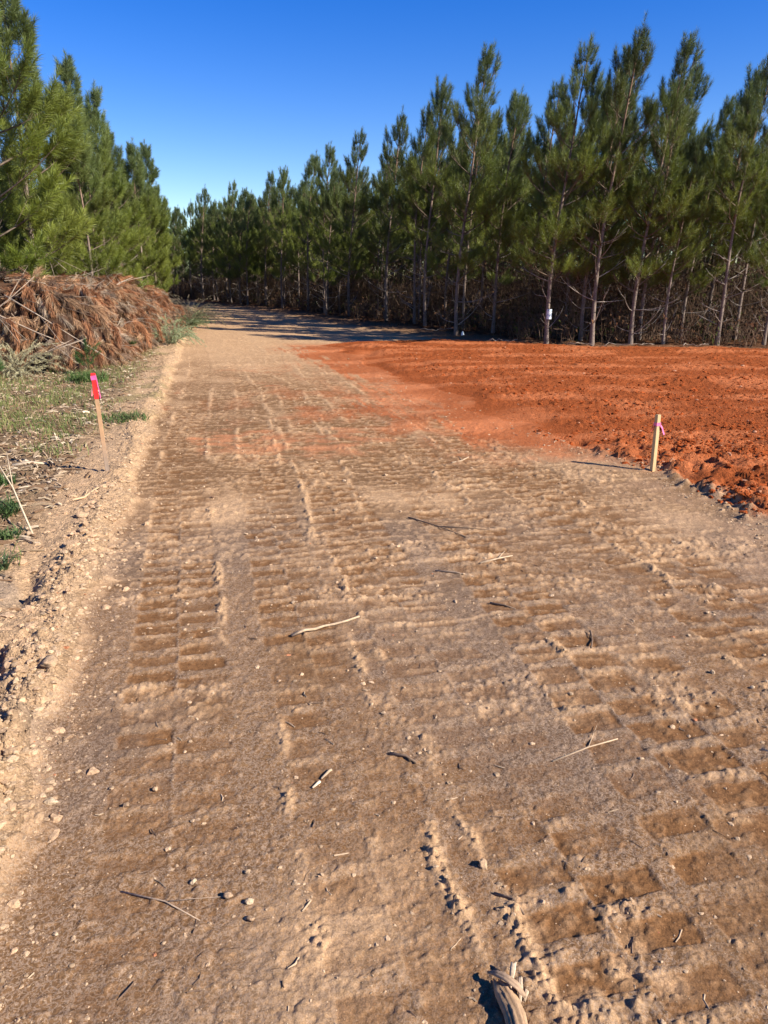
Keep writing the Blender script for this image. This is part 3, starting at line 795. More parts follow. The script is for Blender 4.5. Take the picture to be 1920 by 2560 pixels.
def stick(name, pts, r0, r1, col, label, cat, group=None, forks=0, seed=0, sides=6, flat=1.0, follow=False, lump=.25):
    rg = np.random.RandomState(seed); mb = MB()
    P = [np.array(p, float) for p in pts]
    if len(P) == 2:
        n = 7; A, B_ = P; L = np.linalg.norm(B_ - A); sd = np.cross(B_ - A, [0, 0, 1]); sd /= np.linalg.norm(sd) + 1e-9
        off = np.cumsum(rg.randn(n)) * L * .012; off -= np.linspace(off[0], off[-1], n)
        P = [A + (B_ - A) * i / (n - 1) + sd * off[i] for i in range(n)]
    P = np.array(P)
    if follow:
        P[:, 2] = terrain(P[:, 0], P[:, 1], False) + r0 * .7 + P[:, 2]
    base = P[0].copy(); P = P - base
    col = np.array(col)
    mb.tube(P, np.linspace(r0, r1, len(P)), sides, col * rg.uniform(.85, 1.1, (len(P) * sides, 1)), lump=lump, rng=rg, flat=flat)
    for k in range(forks):
        i = rg.randint(1, len(P) - 1); d = P[i + 1] - P[i]
        d = rotz(d, rg.choice([-1, 1]) * rg.uniform(.35, .8)) * rg.uniform(.7, 1.6)
        mb.tube([P[i], P[i] + d * .5 + [0, 0, r1], P[i] + d], [r1 * 1.1, r1 * .9, r1 * .5], 4, col * .95)
    o = link(name, mb.mesh(name), M_wood, None, base)
    tag(o, label, cat, group); return o
# bare branches lying on the heap
def pz(x, y, up=.15): return float(pile_h(np.array([x]), np.array([y]))[0]) + up
GB = 'bare branches on the brush heap'
for i, (pts, r0, lb) in enumerate([
    ([(-7.25, 13.1, 1.30), (-6.6, 13.0, 1.02), (-5.9, 12.9, .72), (-5.2, 12.95, .42)], .022, 'longest pale bare branch slanting down across the near face of the brush heap'),
    ([(-6.5, 13.2, 1.32), (-5.9, 13.1, .98), (-5.3, 13.0, .62), (-4.95, 13.3, .30)], .018, 'second pale bare branch running beside the longest one on the brush heap'),
    ([(-7.1, 13.2, 1.25), (-6.4, 13.3, 1.30), (-5.8, 13.4, 1.17), (-5.2, 13.6, 1.0)], .026, 'dark thick branch lying nearly level near the top of the brush heap'),
    ([(-7.4, 13.0, .62), (-6.9, 12.85, .85), (-6.3, 12.9, 1.25), (-5.95, 13.2, 1.62)], .014, 'thin branch rising to the right from the left edge of the brush heap'),
    ([(-7.3, 16.0, 2.35), (-6.7, 15.6, 2.05), (-6.2, 15.2, 1.75)], .014, 'bare branch sloping down from the pines onto the brush heap top'),
    ([(-6.2, 17.0, 1.25), (-5.9, 17.3, 1.5), (-5.75, 17.8, 1.62)], .020, 'forked pale branch end sticking up from the middle of the brush heap'),
    ([(-6.0, 12.55, .20), (-5.6, 12.45, .42), (-5.0, 12.6, .62)], .015, 'grey branch leaning on the foot of the brush heap near the small pine seedling'),
    ([(-7.2, 12.5, .05), (-7.0, 12.3, .35), (-6.8, 12.4, .8)], .014, 'short upright stick at the foot of the brush heap at the left picture edge'),
    ([(-6.9, 23.0, .6), (-6.5, 23.3, .5), (-6.2, 23.8, .45)], .022, 'dark broken branch at the far lower end of the brush heap')]):
    stick('bare_branch', pts, r0 * .75, r0 * .3, (.36, .27, .19) if i not in (2, 8) else (.12, .08, .055), lb, 'branch', GB, forks=3, seed=300 + i)

print('t', round(time.time() - _T0))
for i, (a, b, lb) in enumerate([((5.15, 17.75), (6.3, 17.55), 'longest pale fallen branch lying along the far edge of the clay field'),
    ((4.35, 17.95), (4.9, 17.8), 'small crooked pale branch lying right of the sleeved pine foot'),
    ((2.6, 18.9), (3.3, 18.65), 'pale fallen branch left of the sleeved pine foot'),
    ((6.9, 17.45), (7.5, 17.4), 'fallen forked branch before the pine with the dark scaly trunk'),
    ((1.1, 22.9), (2.0, 22.4), 'pale arched branch lying in the shade beyond the clay corner')]):
    stick('fallen_branch', [(a[0] + (b[0] - a[0]) * k / 8, a[1] + (b[1] - a[1]) * k / 8 + .1 * math.sin(k * 1.1 + i * 2), .03 + .05 * abs(math.sin(k * 1.7 + i * 3))) for k in range(9)], .011, .004, (.34, .26, .19), lb, 'branch', 'fallen branches at the edge of the right stand', forks=6, seed=350 + i, follow=True)
# ------------------------------------------------------------------ grass and litter on the verge
rng = np.random.RandomState(31)
def blades(name, cx, cy, hgt, w, tint, label, cat, kind=None, mat=M_grass, lean=.5, origin=None):
    n = len(cx); z = terrain(cx, cy, False)
    a = rng.rand(n) * 6.3; ln = hgt * rng.uniform(.5, 1.2, n); l = rng.uniform(.1, 1, n) * lean
    d = np.stack([np.cos(a) * l, np.sin(a) * l, np.ones(n)], -1)
    sd = np.stack([-np.sin(a), np.cos(a), np.zeros(n)], -1) * w / 2
    o = np.stack([cx, cy, z - .005], -1)
    mid = o + d * (ln * .55)[:, None]; tip = o + d * ln[:, None] + np.stack([np.cos(a) * l, np.sin(a) * l, -.3 * l], -1) * (ln * .35)[:, None]
    v = np.stack([o - sd, o + sd, mid + sd * .8, mid - sd * .8, tip], 1)
    if origin is not None: v = v - np.array(origin)
    i = (np.arange(n) * 5)[:, None]
    f = [i + np.array([[0, 1, 2, 3]]), i + np.array([[3, 2, 4]])]
    c = np.repeat(tint * rng.uniform(.7, 1.3, (n, 1)), 5, 0)
    ob = link(name, mesh_np(name, v.reshape(-1, 3), f, c), mat, None, origin or (0, 0, 0))
    tag(ob, label, cat, None, kind); return ob
N = 130000
x = rng.uniform(-9, -1.5, N); y = 3.2 * (30 / 3.2) ** rng.rand(N); s = road_s(x, y)
dn = ss(-.1, .4, fbm(x * .9, y * .9, 3, 160) + .25 * ss(6.5, 8.5, y) - .3 * ss(6.0, 4.5, y)) * ss(-.35, -1.0, s) * (x > -.7 * y)
keep = (rng.rand(N) < dn) & (pile_h(x, y) < .1) & (x > left_front(y) - 1)
x, y = x[keep], y[keep]; print('grass', len(x))
g = np.array([[.15, .185, .045]]) * np.ones((len(x), 1)); dry = rng.rand(len(x)) < .25; g[dry] = [.30, .22, .10]; g *= (1 + .35 * perlin(x * 1.7, y * 1.7, 48))[:, None]
blades('grass', x, y, .085, .006, g, 'short patchy green and dry grass on the left verge before the brush heap', 'grass', 'stuff', lean=1.0)
# litter: bark chips, twigs, straw
lb_ = MB()
N = 34000
x = rng.uniform(-9, -1.2, N); y = 2.6 * (26 / 2.6) ** rng.rand(N); s = road_s(x, y)
keep = (rng.rand(N) < ss(-.25, -.8, s) * (.25 + .75 * ss(3.8, 5.2, y))) & (x > -.7 * y) & (pile_h(x, y) < .1)
x, y = x[keep], y[keep]; z = terrain(x, y, False)
for i in range(len(x)):
    a = rng.rand() * 6.3; L = rng.uniform(.02, .11) * (1.6 if rng.rand() < .12 else 1); wd = rng.uniform(.004, .018)
    ux = np.array([math.cos(a), math.sin(a), rng.randn() * .18]); uy = np.array([-math.sin(a), math.cos(a), rng.randn() * .4]) * wd; uz = np.array([0, 0, rng.uniform(.003, .009)])
    o_ = np.array([x[i], y[i], z[i] + .003]); bow = uz * rng.uniform(0, 2)
    v = [o_ - ux * L / 2 - uy / 2, o_ - ux * L / 2 + uy / 2, o_ + bow + uy * .6, o_ + bow - uy * .6, o_ + ux * L / 2 + uy / 3, o_ + ux * L / 2 - uy / 3]
    v = v + [k + uz for k in v]
    q = [(6, 9, 8, 7), (9, 11, 10, 8), (0, 3, 9, 6), (3, 5, 11, 9), (1, 7, 8, 2), (2, 8, 10, 4), (0, 6, 7, 1), (4, 10, 11, 5)]
    rr_ = rng.rand()
    c = np.array([.36, .25, .15]) if rr_ < .4 else (np.array([.20, .115, .06]) if rr_ < .82 else np.array([.52, .40, .26]))
    lb_.add(v, q, None, c * rng.uniform(.6, 1.15))
o = link('wood_litter', lb_.mesh('wood_litter', False), M_wood)
tag(o, 'scattered bark chips, twigs and dry straw on the soil of the left verge', 'litter', None, 'stuff')

# fine twig and straw crumbs on the road surface
fl = MB(); N = 330
y = 1.15 * (12 / 1.15) ** rng.rand(N); x = rng.uniform(-.55, .6, N) * (y + 1); s = road_s(x, y)
keep = (s > -.3) & (x < red_edge(y)); x, y = x[keep], y[keep]; z = terrain(x, y, False)
for i in range(len(x)):
    a = rng.rand() * 6.3; L = rng.uniform(.012, .05); d = np.array([math.cos(a), math.sin(a), 0])
    r_ = rng.uniform(.0010, .0028)
    o_ = np.array([x[i], y[i], z[i] + r_ * .8])
    c = np.array([.40, .28, .17]) if rng.rand() < .5 else np.array([.13, .08, .05])
    fl.tube([o_, o_ + d * L * .5 + rng.randn(3) * [.003, .003, .0008], o_ + d * L + rng.randn(3) * [.005, .005, 0]], [r_, r_ * 1.1, r_ * .7], 4, c * rng.uniform(.7, 1.2))
o = link('straw_crumbs', fl.mesh('straw_crumbs', False), M_wood)
tag(o, 'tiny twig and straw crumbs strewn over the packed road', 'litter', None, 'stuff')

# ------------------------------------------------------------------ sticks on the road and verge, each its own thing
GS = 'sticks lying on the ground'
PAL = (.44, .31, .19); DK = (.17, .11, .07)
for i, (a, b, r, c, fk, lb) in enumerate([
    ((-.43, 3.10), (-.13, 3.27), .0078, PAL, 0, 'thickest pale peeled stick lying across the middle of the road'),
    ((.17, 4.90), (.53, 4.48), .0050, DK, 2, 'long dark forked twig lying beyond the pale peeled stick'),
    ((.56, 4.02), (.77, 4.15), .0065, PAL, 1, 'short pale curved stick right of the dark twigs'),
    ((.29, 3.90), (.50, 3.82), .0050, (.33, .23, .15), 0, 'straight brown twig just below the pale curved stick'),
    ((.54, 3.46), (.66, 3.39), .0060, DK, 0, 'short dark stick with a pale pebble at its end'),
    ((.58, 2.17), (.84, 2.29), .0034, PAL, 1, 'thin pale wavy root lying right of the cracked ridge'),
    ((.02, 2.21), (.11, 2.16), .0065, DK, 0, 'dark stubby stick at the left foot of the cracked ridge'),
    ((.30, 1.61), (.37, 1.54), .0040, DK, 1, 'dark twig below the lower end of the cracked ridge'),
    ((-.18, 2.13), (-.21, 2.09), .0060, PAL, 0, 'small pale wood splinter left of the ridge, upper of two'),
    ((-.215, 2.075), (-.235, 2.045), .0060, (.62, .48, .32), 0, 'small pale wood splinter left of the ridge, lower of two'),
    ((-2.21, 5.02), (-2.02, 5.75), .0080, (.50, .33, .18), 1, 'bent orange brown stick on the sandy bank below the pink topped stake'),
    ((-3.15, 6.1), (-2.9, 6.2), .016, (.50, .38, .25), 0, 'thick pale broken wood piece on the verge left of the pink topped stake'),
    ((.92, 2.95), (.97, 3.15), .0040, DK, 1, 'thin dark twig in the smooth tracks on the right of the road'),
    ((1.32, 2.22), (1.43, 2.12), .0036, (.36, .26, .17), 0, 'straight slim twig near the right picture edge'),
    ((.62, 6.55), (.80, 6.8), .0080, PAL, 1, 'pale crooked twig in the middle distance of the road'),
    ((-.72, 1.62), (-.48, 1.52), .0026, (.34, .24, .16), 1, 'hair thin twig near the pale pebble at lower left')]):
    stick('stick', [(*a, 0), ((a[0] + b[0]) / 2 + .012, (a[1] + b[1]) / 2 + .012, .003), (*b, 0)] if i not in (0, 10) else
          [(a[0] + (b[0] - a[0]) * k / 6 + .01 * math.sin(k * 1.3), a[1] + (b[1] - a[1]) * k / 6 + .008 * math.cos(k * 2), .004) for k in range(7)],
          r, r * .6, c, lb, 'stick', GS, forks=fk, seed=400 + i, follow=True)
z0 = hz(-2.22, 4.43)
stick('dead_stalk', [(-2.22, 4.43, z0 - .02), (-2.33, 4.55, z0 + .13), (-2.42, 4.65, z0 + .25), (-2.52, 4.7, z0 + .40)], .0075, .0035, (.52, .40, .26),
      'dry pale stalk standing up leaning left at the left picture edge', 'stalk', forks=1, seed=5)

# stones / big clods
GK = 'loose stones and clods beside and on the road'
def stone(x, y, r, col, label, seed, squash=.7, sink=.4):
    r = r * .8; col = tuple(np.array(col) * [.9, .85, .78])
    rg = np.random.RandomState(seed)
    import bmesh
    bm = bmesh.new(); bmesh.ops.create_icosphere(bm, subdivisions=3, radius=1)
    v = np.array([k.co[:] for k in bm.verts])
    nrm = v.copy()
    cuts = rg.randn(16, 3); cuts /= np.linalg.norm(cuts, axis=1)[:, None]
    for c in cuts:
        d = v @ c; lim = rg.uniform(.45, .85); v = v - np.clip(d - lim, 0, 9)[:, None] * c
    v = v * (1 + .22 * perlin(nrm[:, 0] * 2.3 + nrm[:, 2] * 3, nrm[:, 1] * 2.3 - nrm[:, 2] * 2, seed % 50) + .12 * perlin(nrm[:, 0] * 7 + nrm[:, 2] * 5, nrm[:, 1] * 7 - nrm[:, 2] * 6, 3))[:, None]
    v = v * np.array([rg.uniform(.85, 1.2), rg.uniform(.8, 1.1), squash]) * r
    f = np.array([[k.index for k in fc.verts] for fc in bm.faces]); bm.free()
    z = hz(x, y)
    o = link('stone', mesh_np('stone', v, f, np.tile(col, (len(v), 1)) * rg.uniform(.92, 1.06, (len(v), 1)), True), M_clod, None, (x, y, z + r * squash * (1 - sink) * .8))
    tag(o, label, 'stone', GK)
TC = (.50, .345, .215); WH = (.56, .43, .29)
for i, (x, y, r, c, lb) in enumerate([
    (-1.38, 2.72, .055, TC, 'largest tan clod on the left bank beside the dark crack'),
    (-1.06, 1.97, .026, WH, 'round pale stone on the bank at the lower left edge of the road'),
    (-.53, 1.65, .016, WH, 'pale pebble alone on dark soil, lower left of the road'),
    (-.42, 1.60, .020, (.42, .29, .19), 'brown pebble casting a long shadow, left of the pair at the bottom'),
    (-.36, 1.58, .015, WH, 'pale pebble, right of the pair at the bottom'),
    (-.35, 1.525, .017, (.40, .27, .17), 'broken crumbly clod just below the pebble pair'),
    (-.75, 2.04, .017, TC, 'tan stone with another near it on the lower left road edge'),
    (-.82, 1.96, .019, (.36, .25, .16), 'brownish stone nearest the left bank crack'),
    (-.84, 1.48, .011, WH, 'small white pebble near the lower left corner'),
    (.285, 1.71, .022, TC, 'stone resting at the lower end of the cracked ridge'),
    (1.38, 2.76, .020, (.42, .31, .21), 'brown stone right of the smooth square tracks'),
    (1.49, 2.64, .015, WH, 'pale broken stone close to the right picture edge'),
    (-1.30, 5.38, .022, (.20, .12, .08), 'dark lone clod on the road beside the pink topped stake'),
    (2.52, 6.30, .045, (.50, .24, .13), 'orange clod at the foot of the short right-hand stake'),
    (.02, 6.1, .030, TC, 'tan clod in the middle distance of the tan road')]):
    stone(x, y, r, c, lb, 500 + i)

# rotten wood at the bottom
zc = hz(.29, 1.24)
rg = np.random.RandomState(3)
mb = MB()
def log_mesh(name, P, rad, c, origin, seed, ns=28, nr=26, flat=.8, groove=.22, ragged=0):
    """a broken piece of wood with lengthwise grain ridges and ragged ends"""
    rg = np.random.RandomState(seed); P = np.array(P, float) - np.array(origin)
    k = np.linspace(0, len(P) - 1, nr); C0 = np.stack([np.interp(k, range(len(P)), P[:, i]) for i in range(3)], -1)
    R0 = np.interp(k, range(len(P)), rad) * .60
    tg = np.gradient(C0, axis=0); tg /= np.linalg.norm(tg, axis=1)[:, None]
    a = np.cross(tg, [0, 0, 1]); a /= np.linalg.norm(a, axis=1)[:, None]; b = np.cross(a, tg)
    th = np.arange(ns) * 2 * PI / ns; TT, KK = np.meshgrid(th, np.linspace(0, 1, nr))
    gr = perlin(np.cos(TT) * 3 + 4 + KK * .5, np.sin(TT) * 3 + KK * .9, seed) + .8 * perlin(np.cos(TT) * 8 + KK * .7, np.sin(TT) * 8 + KK * 1.1 + 9, seed + 1) + .4 * perlin(TT * 3, KK * 14, seed + 2)
    R = R0[:, None] * (1 + groove * gr)
    v = C0[:, None] + R[..., None] * (np.cos(TT)[..., None] * a[:, None] + flat * np.sin(TT)[..., None] * b[:, None])
    if ragged: 
        sh = ragged * rg.rand(ns)
        for q in range(3): v[q] -= tg[0] * (sh * (1 - q / 3))[:, None]; v[-1 - q] += tg[-1] * (sh[::-1] * (1 - q / 3))[:, None]
    col = np.array(c)[None, None] * (1 + .55 * np.clip(gr, -.8, .6))[..., None] * rg.uniform(.93, 1.06, (nr, ns, 1))
    q = [(i * ns + j, i * ns + (j + 1) % ns, (i + 1) * ns + (j + 1) % ns, (i + 1) * ns + j) for i in range(nr - 1) for j in range(ns)]
    n = nr * ns; vv = np.concatenate([v.reshape(-1, 3), C0[:1], C0[-1:]]); cc = np.concatenate([col.reshape(-1, 3), [np.array(c) * .5] * 2])
    t = [(n, (j + 1) % ns, j) for j in range(ns)] + [(n + 1, n - ns + j, n - ns + (j + 1) % ns) for j in range(ns)]
    mb = MB(); mb.add(vv, q, t, np.clip(cc, .02, 1)); return mb.mesh(name)
def zz_(P, z): return [(.285 + (p[0] - .285) * .66, 1.32 + (p[1] - 1.32) * .66, p[2] * .66 + z) for p in P]
og_ = (.29, 1.24, zc)
o = link('wood_chunk', log_mesh('wood_chunk', zz_([(.262, 1.335, .022), (.270, 1.31, .030), (.283, 1.27, .034), (.297, 1.22, .036), (.305, 1.12, .036), (.300, 1.0, .030), (.29, .92, .02)], zc),
         [.014, .028, .031, .033, .033, .030, .02], (.32, .20, .11), og_, 3, groove=.34, ragged=.02), M_wood, None, og_)
tag(o, 'thick weathered chunk of wood cut off by the bottom picture edge', 'wood')
for nm, P, r_, c, lb, sd in (
    ('bark_strip', [(.232, 1.378, .030), (.258, 1.352, .056), (.290, 1.320, .070), (.322, 1.295, .062), (.342, 1.272, .046)], [.006, .014, .015, .014, .007], (.34, .22, .13), 'flat bark strip lying across the top of the wood chunk', 11),
    ('wood_splinter', [(.324, 1.392, .052), (.318, 1.372, .044), (.310, 1.348, .022), (.306, 1.325, .006)], [.012, .012, .006, .003], (.54, .40, .26), 'upright pale splinter with a broad end behind the wood chunk', 12),
    ('wood_splinter', [(.345, 1.352, .030), (.339, 1.318, .026), (.331, 1.280, .012)], [.007, .010, .006], (.46, .33, .21), 'pale splinter leaning right of the bark strip', 13),
    ('wood_splinter', [(.366, 1.338, .012), (.359, 1.312, .014), (.349, 1.288, .006)], [.005, .009, .004], (.48, .35, .22), 'short stub of splinter furthest right of the wood chunk', 14)):
    b0 = (*zz_(P, 0)[0][:2], zc)
    o = link(nm, log_mesh(nm, zz_(P, zc), r_, c, b0, sd, 14, 14, .42, .28, .006), M_wood, None, b0); tag(o, lb, 'wood')

# ------------------------------------------------------------------ stakes
def box_part(name, x0, x1, y0, y1, z0, z1, mat, col, parent, bev=.002, segs=1):
    import bmesh
    bm = bmesh.new(); bmesh.ops.create_cube(bm, size=1)
    for v in bm.verts:
        v.co = Vector(((x0 + x1) / 2 + v.co.x * (x1 - x0), (y0 + y1) / 2 + v.co.y * (y1 - y0), (z0 + z1) / 2 + v.co.z * (z1 - z0)))
    if segs > 1:
        ed = [e for e in bm.edges if abs(e.verts[0].co.z - e.verts[1].co.z) > .01]
        bmesh.ops.subdivide_edges(bm, edges=ed, cuts=segs)
        rg = random.Random(5)
        for v in bm.verts:
            k = perlin(np.array([v.co.z * 6]), np.array([v.co.x * 20]), 8)[0]
            v.co.x += k * .0012; v.co.y += rg.uniform(-.0006, .0006)
    if bev: bmesh.ops.bevel(bm, geom=[e for e in bm.edges if len(e.link_faces) == 2 and e.calc_face_angle(0) > 1], offset=bev, segments=2, affect='EDGES')
    me = bpy.data.meshes.new(name); bm.to_mesh(me); bm.free()
    at = me.color_attributes.new('tint', 'FLOAT_COLOR', 'POINT')
    rg = np.random.RandomState(8)
    for i, v in enumerate(me.vertices):
        k = 1 + .10 * math.sin(v.co.x * 330 + 2 * math.sin(v.co.z * 5)) + .03 * rg.randn()
        c_ = col(v.co) if callable(col) else col
        at.data[i].color = (c_[0] * k, c_[1] * k, c_[2] * k, 1)
    return link(name, me, mat, parent)
def ribbon(name, pts, wd, mat, col, parent, axis=(0, 0, 1)):
    P = np.array(pts, float); tg = np.gradient(P, axis=0); ax_ = np.array(axis, float)
    sd = np.cross(tg, np.cross(ax_, tg)); sd = ax_ - tg * (tg @ ax_)[:, None] / (np.sum(tg * tg, 1)[:, None]); sd /= np.linalg.norm(sd, axis=1)[:, None]
    nr = np.cross(tg, sd); nr /= np.linalg.norm(nr, axis=1)[:, None]
    mb = MB(); n = len(P); th = .0008
    v = np.concatenate([P + sd * wd / 2 + nr * th, P - sd * wd / 2 + nr * th, P - sd * wd / 2 - nr * th, P + sd * wd / 2 - nr * th])
    q = []
    for k in range(4):
        a = k * n; b = ((k + 1) % 4) * n
        for i in range(n - 1): q.append((a + i, b + i, b + i + 1, a + i + 1))
    mb.add(v, q, None, col); return link(name, mb.mesh(name, False), mat, parent)

# tall stake, left: thin sun-greyed lath with sprayed top and pink tape
r = empty('survey_stake', (-2.28, 5.92, hz(-2.28, 5.92)), math.radians(14)); r.rotation_euler = (math.radians(2.0), math.radians(-1.5), math.radians(14))
tag(r, 'tall thin wooden survey stake with bright red and pink painted top, left of the road', 'stake', 'survey stakes along the road')
def cA(co):
    m = min(max((.30 - co.z) / .26, 0), 1); return [a * (1 - m) + b * m for a, b in zip((.46, .27, .14), (.33, .24, .17))]
box_part('post', -.016, .016, -.009, .009, -.15, .595, M_lumber, cA, r, segs=20)
box_part('painted_top', -.0175, .0175, -.0105, .0105, .5955, .80, M_paint, (.92, .030, .028), r, bev=.002, segs=4)
ribbon('tape_band', [(-.0195, .0125, .765), (-.0195, -.0125, .763), (.0195, -.0125, .767), (.0195, .0125, .768), (-.0195, .0125, .765)], .034, M_tape, (.95, .16, .42), r)
ribbon('tape_tail', [(.021, -.002, .755), (.024, -.006, .70), (.029, -.004, .65), (.031, -.007, .60)], .017, M_tape, (.95, .16, .42), r, axis=(.15, 1, 0))
ribbon('tape_tail', [(-.023, 0, .68), (-.026, -.004, .65), (-.032, -.006, .62)], .012, M_tape, (.95, .35, .4), r, axis=(.5, 1, 0))
# short stake, right
r = empty('survey_stake', (2.33, 6.23, hz(2.33, 6.23) - .01)); r.rotation_euler = (math.radians(-4), math.radians(3.0), math.radians(23))
tag(r, 'short square wooden survey stake with a pink tape knot, at the red clay edge', 'stake', 'survey stakes along the road')
box_part('post', -.019, .019, -.017, .017, -.15, .50, M_lumber, (.50, .335, .16), r, segs=14)
ribbon('tape_band', [(-.0215, .0195, .418), (-.0215, -.0195, .416), (.0215, -.0195, .420), (.0215, .0195, .421), (-.0215, .0195, .418)], .028, M_tape, (.92, .20, .38), r)
ribbon('tape_tail', [(.021, -.021, .408), (.034, -.028, .385), (.045, -.030, .355), (.056, -.034, .330)], .019, M_tape, (.92, .20, .38), r, axis=(1, .3, .4))
ribbon('tape_tail', [(-.020, .006, .405), (-.034, .010, .385), (-.044, .016, .355)], .017, M_tape, (.90, .13, .13), r, axis=(1, .3, .4))

# white sleeve on the trunk and paper scrap
mb = MB()
th = np.linspace(-1.5, 1.5, 15) - PI / 2 - .35
zz = np.linspace(0, .23, 10)
v = []; c = []
for z in zz:
    for a in th:
        v.append((math.cos(a) * .060, math.sin(a) * .060, z)); 
        k = math.sin(z * 70) * math.sin(a * 5)
        c.append((.12, .28, .42) if (z > .17 and k > .1) or (.05 < z < .12 and k > .45) else (.75, .78, .76))
v2 = [(a * 1.05, b * 1.05, z) for a, b, z in v]
n1 = len(v); q = []
for i in range(9):
    for j in range(14):
        a = i * 15 + j; q += [(a, a + 15, a + 16, a + 1), (n1 + a, n1 + a + 1, n1 + a + 16, n1 + a + 15)]
for j in range(14): q += [(j, j + 1, n1 + j + 1, n1 + j), (135 + j, n1 + 135 + j, n1 + 136 + j, 136 + j)]
for i in range(9): q += [(i * 15, n1 + i * 15, n1 + i * 15 + 15, i * 15 + 15), (i * 15 + 14, i * 15 + 29, n1 + i * 15 + 29, n1 + i * 15 + 14)]
mb.add(np.array(v + v2), q, None, np.array(c + c))
o = link('paper_notice', mb.mesh('paper_notice', False), M_paint, None, (3.95, 18.31, .66)); tag(o, 'white and blue printed sleeve wrapped round a pale pine trunk at the clay edge', 'notice')
mb = MB(); mb.add([(-.04, 0, 0), (.05, .02, .01), (.0, .01, .13), (-.02, .04, .09), (.02, -.03, .02), (-.04, .02, .07)], None, [(0, 4, 2), (4, 1, 2), (0, 2, 5), (5, 2, 3), (1, 3, 2), (0, 5, 3)], (.75, .8, .78))
o = link('paper_scrap', mb.mesh('paper_scrap', False), M_paint, None, (2.2, 21.2, hz(2.2, 21.2))); tag(o, 'small crumpled white scrap on the shaded ground at the foot of a pine', 'scrap')

# ------------------------------------------------------------------ weeds and seedlings
def fennel(x, y, h, w, col, label, seed, n=70):
    rg = np.random.RandomState(seed); st = MB(); fo = MB()
    B = []; D = []
    for k in range(n):
        a = rg.rand() * 6.3; ln = h * rg.uniform(.5, 1.05); e = rg.uniform(.75, 1.5); p = [np.array([rg.randn() * w * .12, rg.randn() * w * .12, 0])]
        for i in range(7):
            p.append(p[-1] + ln / 7 * np.array([math.cos(a) * math.cos(e), math.sin(a) * math.cos(e), math.sin(e)])); e -= rg.uniform(.05, .42)
        st.tube(p, np.linspace(.004, .002, 8), 3, np.array(col) * .7)
        for i in range(3, 8):
            B.append(p[i]); d = p[i] - p[i - 1] + rg.randn(3) * .02; D.append(d / np.linalg.norm(d))
    B = np.array(B); D = np.array(D)
    needles(fo, B, D, np.full(len(B), .11), 46, .045, .0042, spread=(50, 20), droop=.9, tint=np.tile(col, (len(B), 1)), rng=rg, tvar=.35)
    r = empty('weed_bush', (x, y, hz(x, y) - .02)); tag(r, label, 'bush')
    link('stems', st.mesh('stems'), M_grass, r); link('foliage', fo.mesh('foliage', False), M_grass, r)
fennel(-6.05, 12.35, 1.0, .9, (.50, .44, .25), 'pale feathery grey green weed bush against the near foot of the brush heap', 1, 60)
fennel(-5.2, 18.6, 1.0, .7, (.34, .38, .20), 'pale green weed bush at the middle foot of the brush heap', 2, 70)
fennel(-6.65, 26.3, 1.75, .9, (.22, .18, .11), 'tall grey brown weed bush at the far end of the brush heap', 3, 110)
fennel(-6.15, 23.8, .9, .7, (.15, .19, .08), 'low green weeds below the tall grey brown bush', 4, 60)
fennel(-7.35, 29.8, .8, .8, (.16, .17, .07), 'low green and rusty weeds where the heap meets the far road', 6, 60)
def seedling(x, y, h, label, seed, spread=.25, lean=0):
    rg = np.random.RandomState(seed); st = MB(); fo = MB(); B = []; D = []; L = []
    st.tube([(0, 0, 0), (lean * .5, 0, h * .5), (lean, 0, h)], [.008, .006, .003], 5, (.16, .12, .07))
    for i in range(5): B.append((lean * i / 5, 0, h * (.25 + .15 * i))); D.append((lean * .3, 0, 1)); L.append(.15)
    for k in range(12):
        z = h * rg.uniform(.15, .8); a = rg.rand() * 6.3; d = np.array([math.cos(a), math.sin(a), .8]); d /= np.linalg.norm(d); ln = spread * rg.uniform(.5, 1.1)
        p = np.array([lean * z / h, 0, z]); st.tube([p, p + d * ln], [.004, .0025], 3, (.16, .12, .07))
        B.append(p + d * ln * .4); D.append(d); L.append(ln * .7)
    D = np.array([np.array(d) / np.linalg.norm(d) for d in D])
    needles(fo, np.array(B), D, np.array(L), 90, .075, .005, spread=(60, 25), tint=np.tile((.05, .11, .022), (len(B), 1)), rng=rg)
    r = empty('pine_seedling', (x, y, hz(x, y) - .01)); tag(r, label, 'seedling')
    link('stem', st.mesh('stem'), M_bark, r); link('foliage', fo.mesh('foliage', False), M_needle, r)
seedling(-6.0, 11.6, .80, 'upright narrow green pine seedling in front of the pale feathery weed bush', 1, .12)
seedling(-4.95, 12.55, .48, 'spreading dark green pine seedling at the foot of the heap behind the painted stake', 2, .30)
seedling(-5.35, 15.9, .42, 'small green pine seedling beside the heap, halfway along', 3, .2)
def clump(x, y, r_, h, n, w, col, label, seed):
    global rng
    rng = np.random.RandomState(seed)
    a = rng.rand(n) * 6.3; d = r_ * rng.rand(n) ** .6
    cx, cy = x + np.cos(a) * d, y + np.sin(a) * d
    z = hz(x, y)
    blades('weed_clump', cx, cy, h, w, np.tile(col, (n, 1)), label, 'weed', None, M_grass, 1.3, (x, y, z))
clump(-2.62, 4.75, .16, .11, 260, .010, (.075, .12, .035), 'dark green leafy weed clump at the left picture edge beside the dry stalk', 1)
clump(-2.18, 3.82, .09, .10, 130, .012, (.10, .14, .05), 'lowest green weed clump at the left picture edge on the sandy bank', 2)
clump(-3.0, 5.55, .12, .09, 170, .011, (.07, .115, .03), 'small green weed clump between the dry stalk and the painted stake', 3)
clump(-2.35, 4.35, .07, .07, 90, .012, (.09, .13, .04), 'tiny weed clump right at the foot of the dry stalk', 4)
clump(-3.0, 8.4, .30, .08, 300, .010, (.08, .115, .03), 'dark low weed patch by the berm just beyond the painted stake', 5)
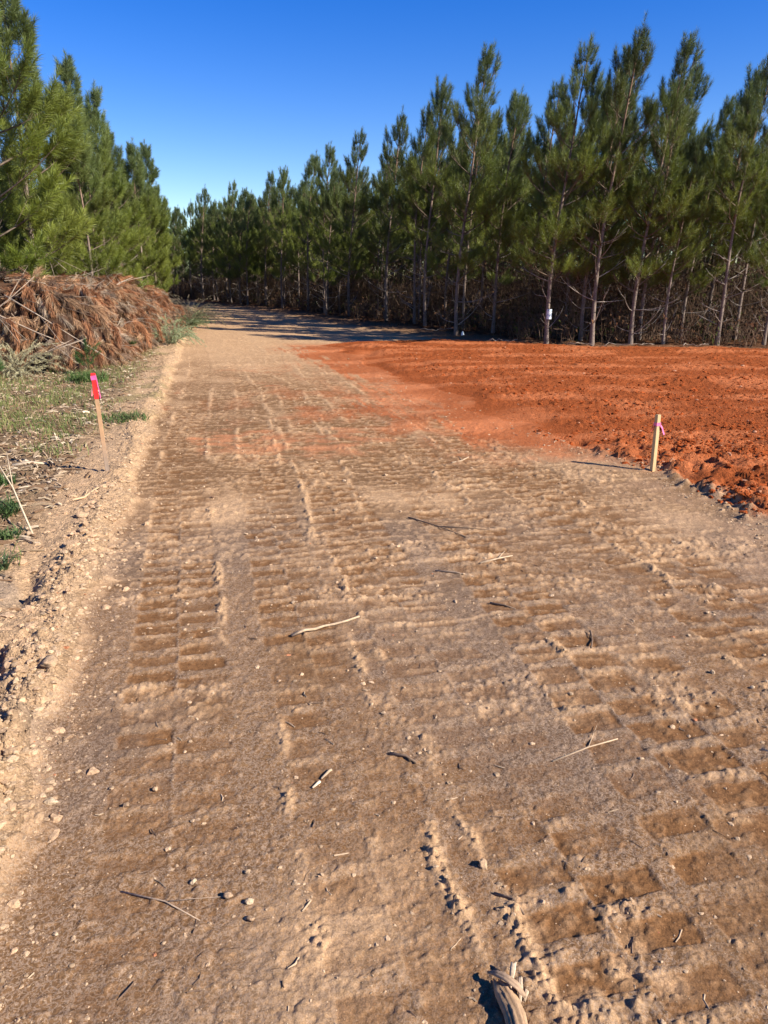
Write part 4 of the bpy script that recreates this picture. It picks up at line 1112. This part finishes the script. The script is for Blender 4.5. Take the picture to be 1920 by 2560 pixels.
clump(-4.6, 11.6, .30, .17, 420, .012, (.09, .14, .035), 'leafy green weeds at the brush heap corner behind the painted stake', 6)
clump(-4.2, 7.5, .2, .10, 260, .010, (.10, .15, .04), 'green weed tuft in the grass patch left of the painted stake', 7)
clump(-6.2, 11.0, .35, .18, 420, .012, (.08, .13, .03), 'leafy weeds at the left picture edge below the brush heap', 8)

print('t', round(time.time() - _T0))
# ------------------------------------------------------------------ sky, sun, camera
w = bpy.data.worlds.new('World'); SC.world = w; w.use_nodes = True
nt = w.node_tree; bg = nt.nodes['Background']
sky = nt.nodes.new('ShaderNodeTexSky'); sky.sky_type = 'NISHITA'; sky.sun_disc = False
EL, AZ = math.radians(35), math.radians(115.5)
sky.sun_elevation = EL; sky.sun_rotation = AZ; sky.altitude = 0
sky.air_density = 1.0; sky.dust_density = .05; sky.ozone_density = 3.0
hs = nt.nodes.new('ShaderNodeHueSaturation'); hs.inputs['Saturation'].default_value = 1.46; hs.inputs['Hue'].default_value = .524
nt.links.new(sky.outputs[0], hs.inputs['Color']); nt.links.new(hs.outputs[0], bg.inputs['Color'])
bg.inputs['Strength'].default_value = .090
sl_ = bpy.data.lights.new('sun', 'SUN'); sl_.energy = 5.0; sl_.angle = math.radians(.5); sl_.color = (1, .955, .88)
so = bpy.data.objects.new('sun', sl_); C.objects.link(so)
tos = Vector((math.sin(AZ) * math.cos(EL), math.cos(AZ) * math.cos(EL), math.sin(EL)))
so.rotation_euler = tos.to_track_quat('Z', 'Y').to_euler()
cd_ = bpy.data.cameras.new('camera'); co = bpy.data.objects.new('camera', cd_); C.objects.link(co)
co.location = (0, 0, 1.6); co.rotation_euler = (math.radians(90 - 17.55), 0, 0)
cd_.sensor_fit = 'VERTICAL'; cd_.sensor_height = 36; cd_.lens = 740 / 1024 * 36; cd_.clip_end = 2000; cd_.clip_start = .05
SC.camera = co
SC.view_settings.view_transform = 'Standard'; SC.view_settings.look = 'None'; SC.view_settings.gamma = 1
SC.view_settings.exposure = 1.0
SC.cycles.use_denoising = True
SC.cycles.max_bounces = 5; SC.cycles.diffuse_bounces = 3; SC.cycles.transmission_bounces = 3
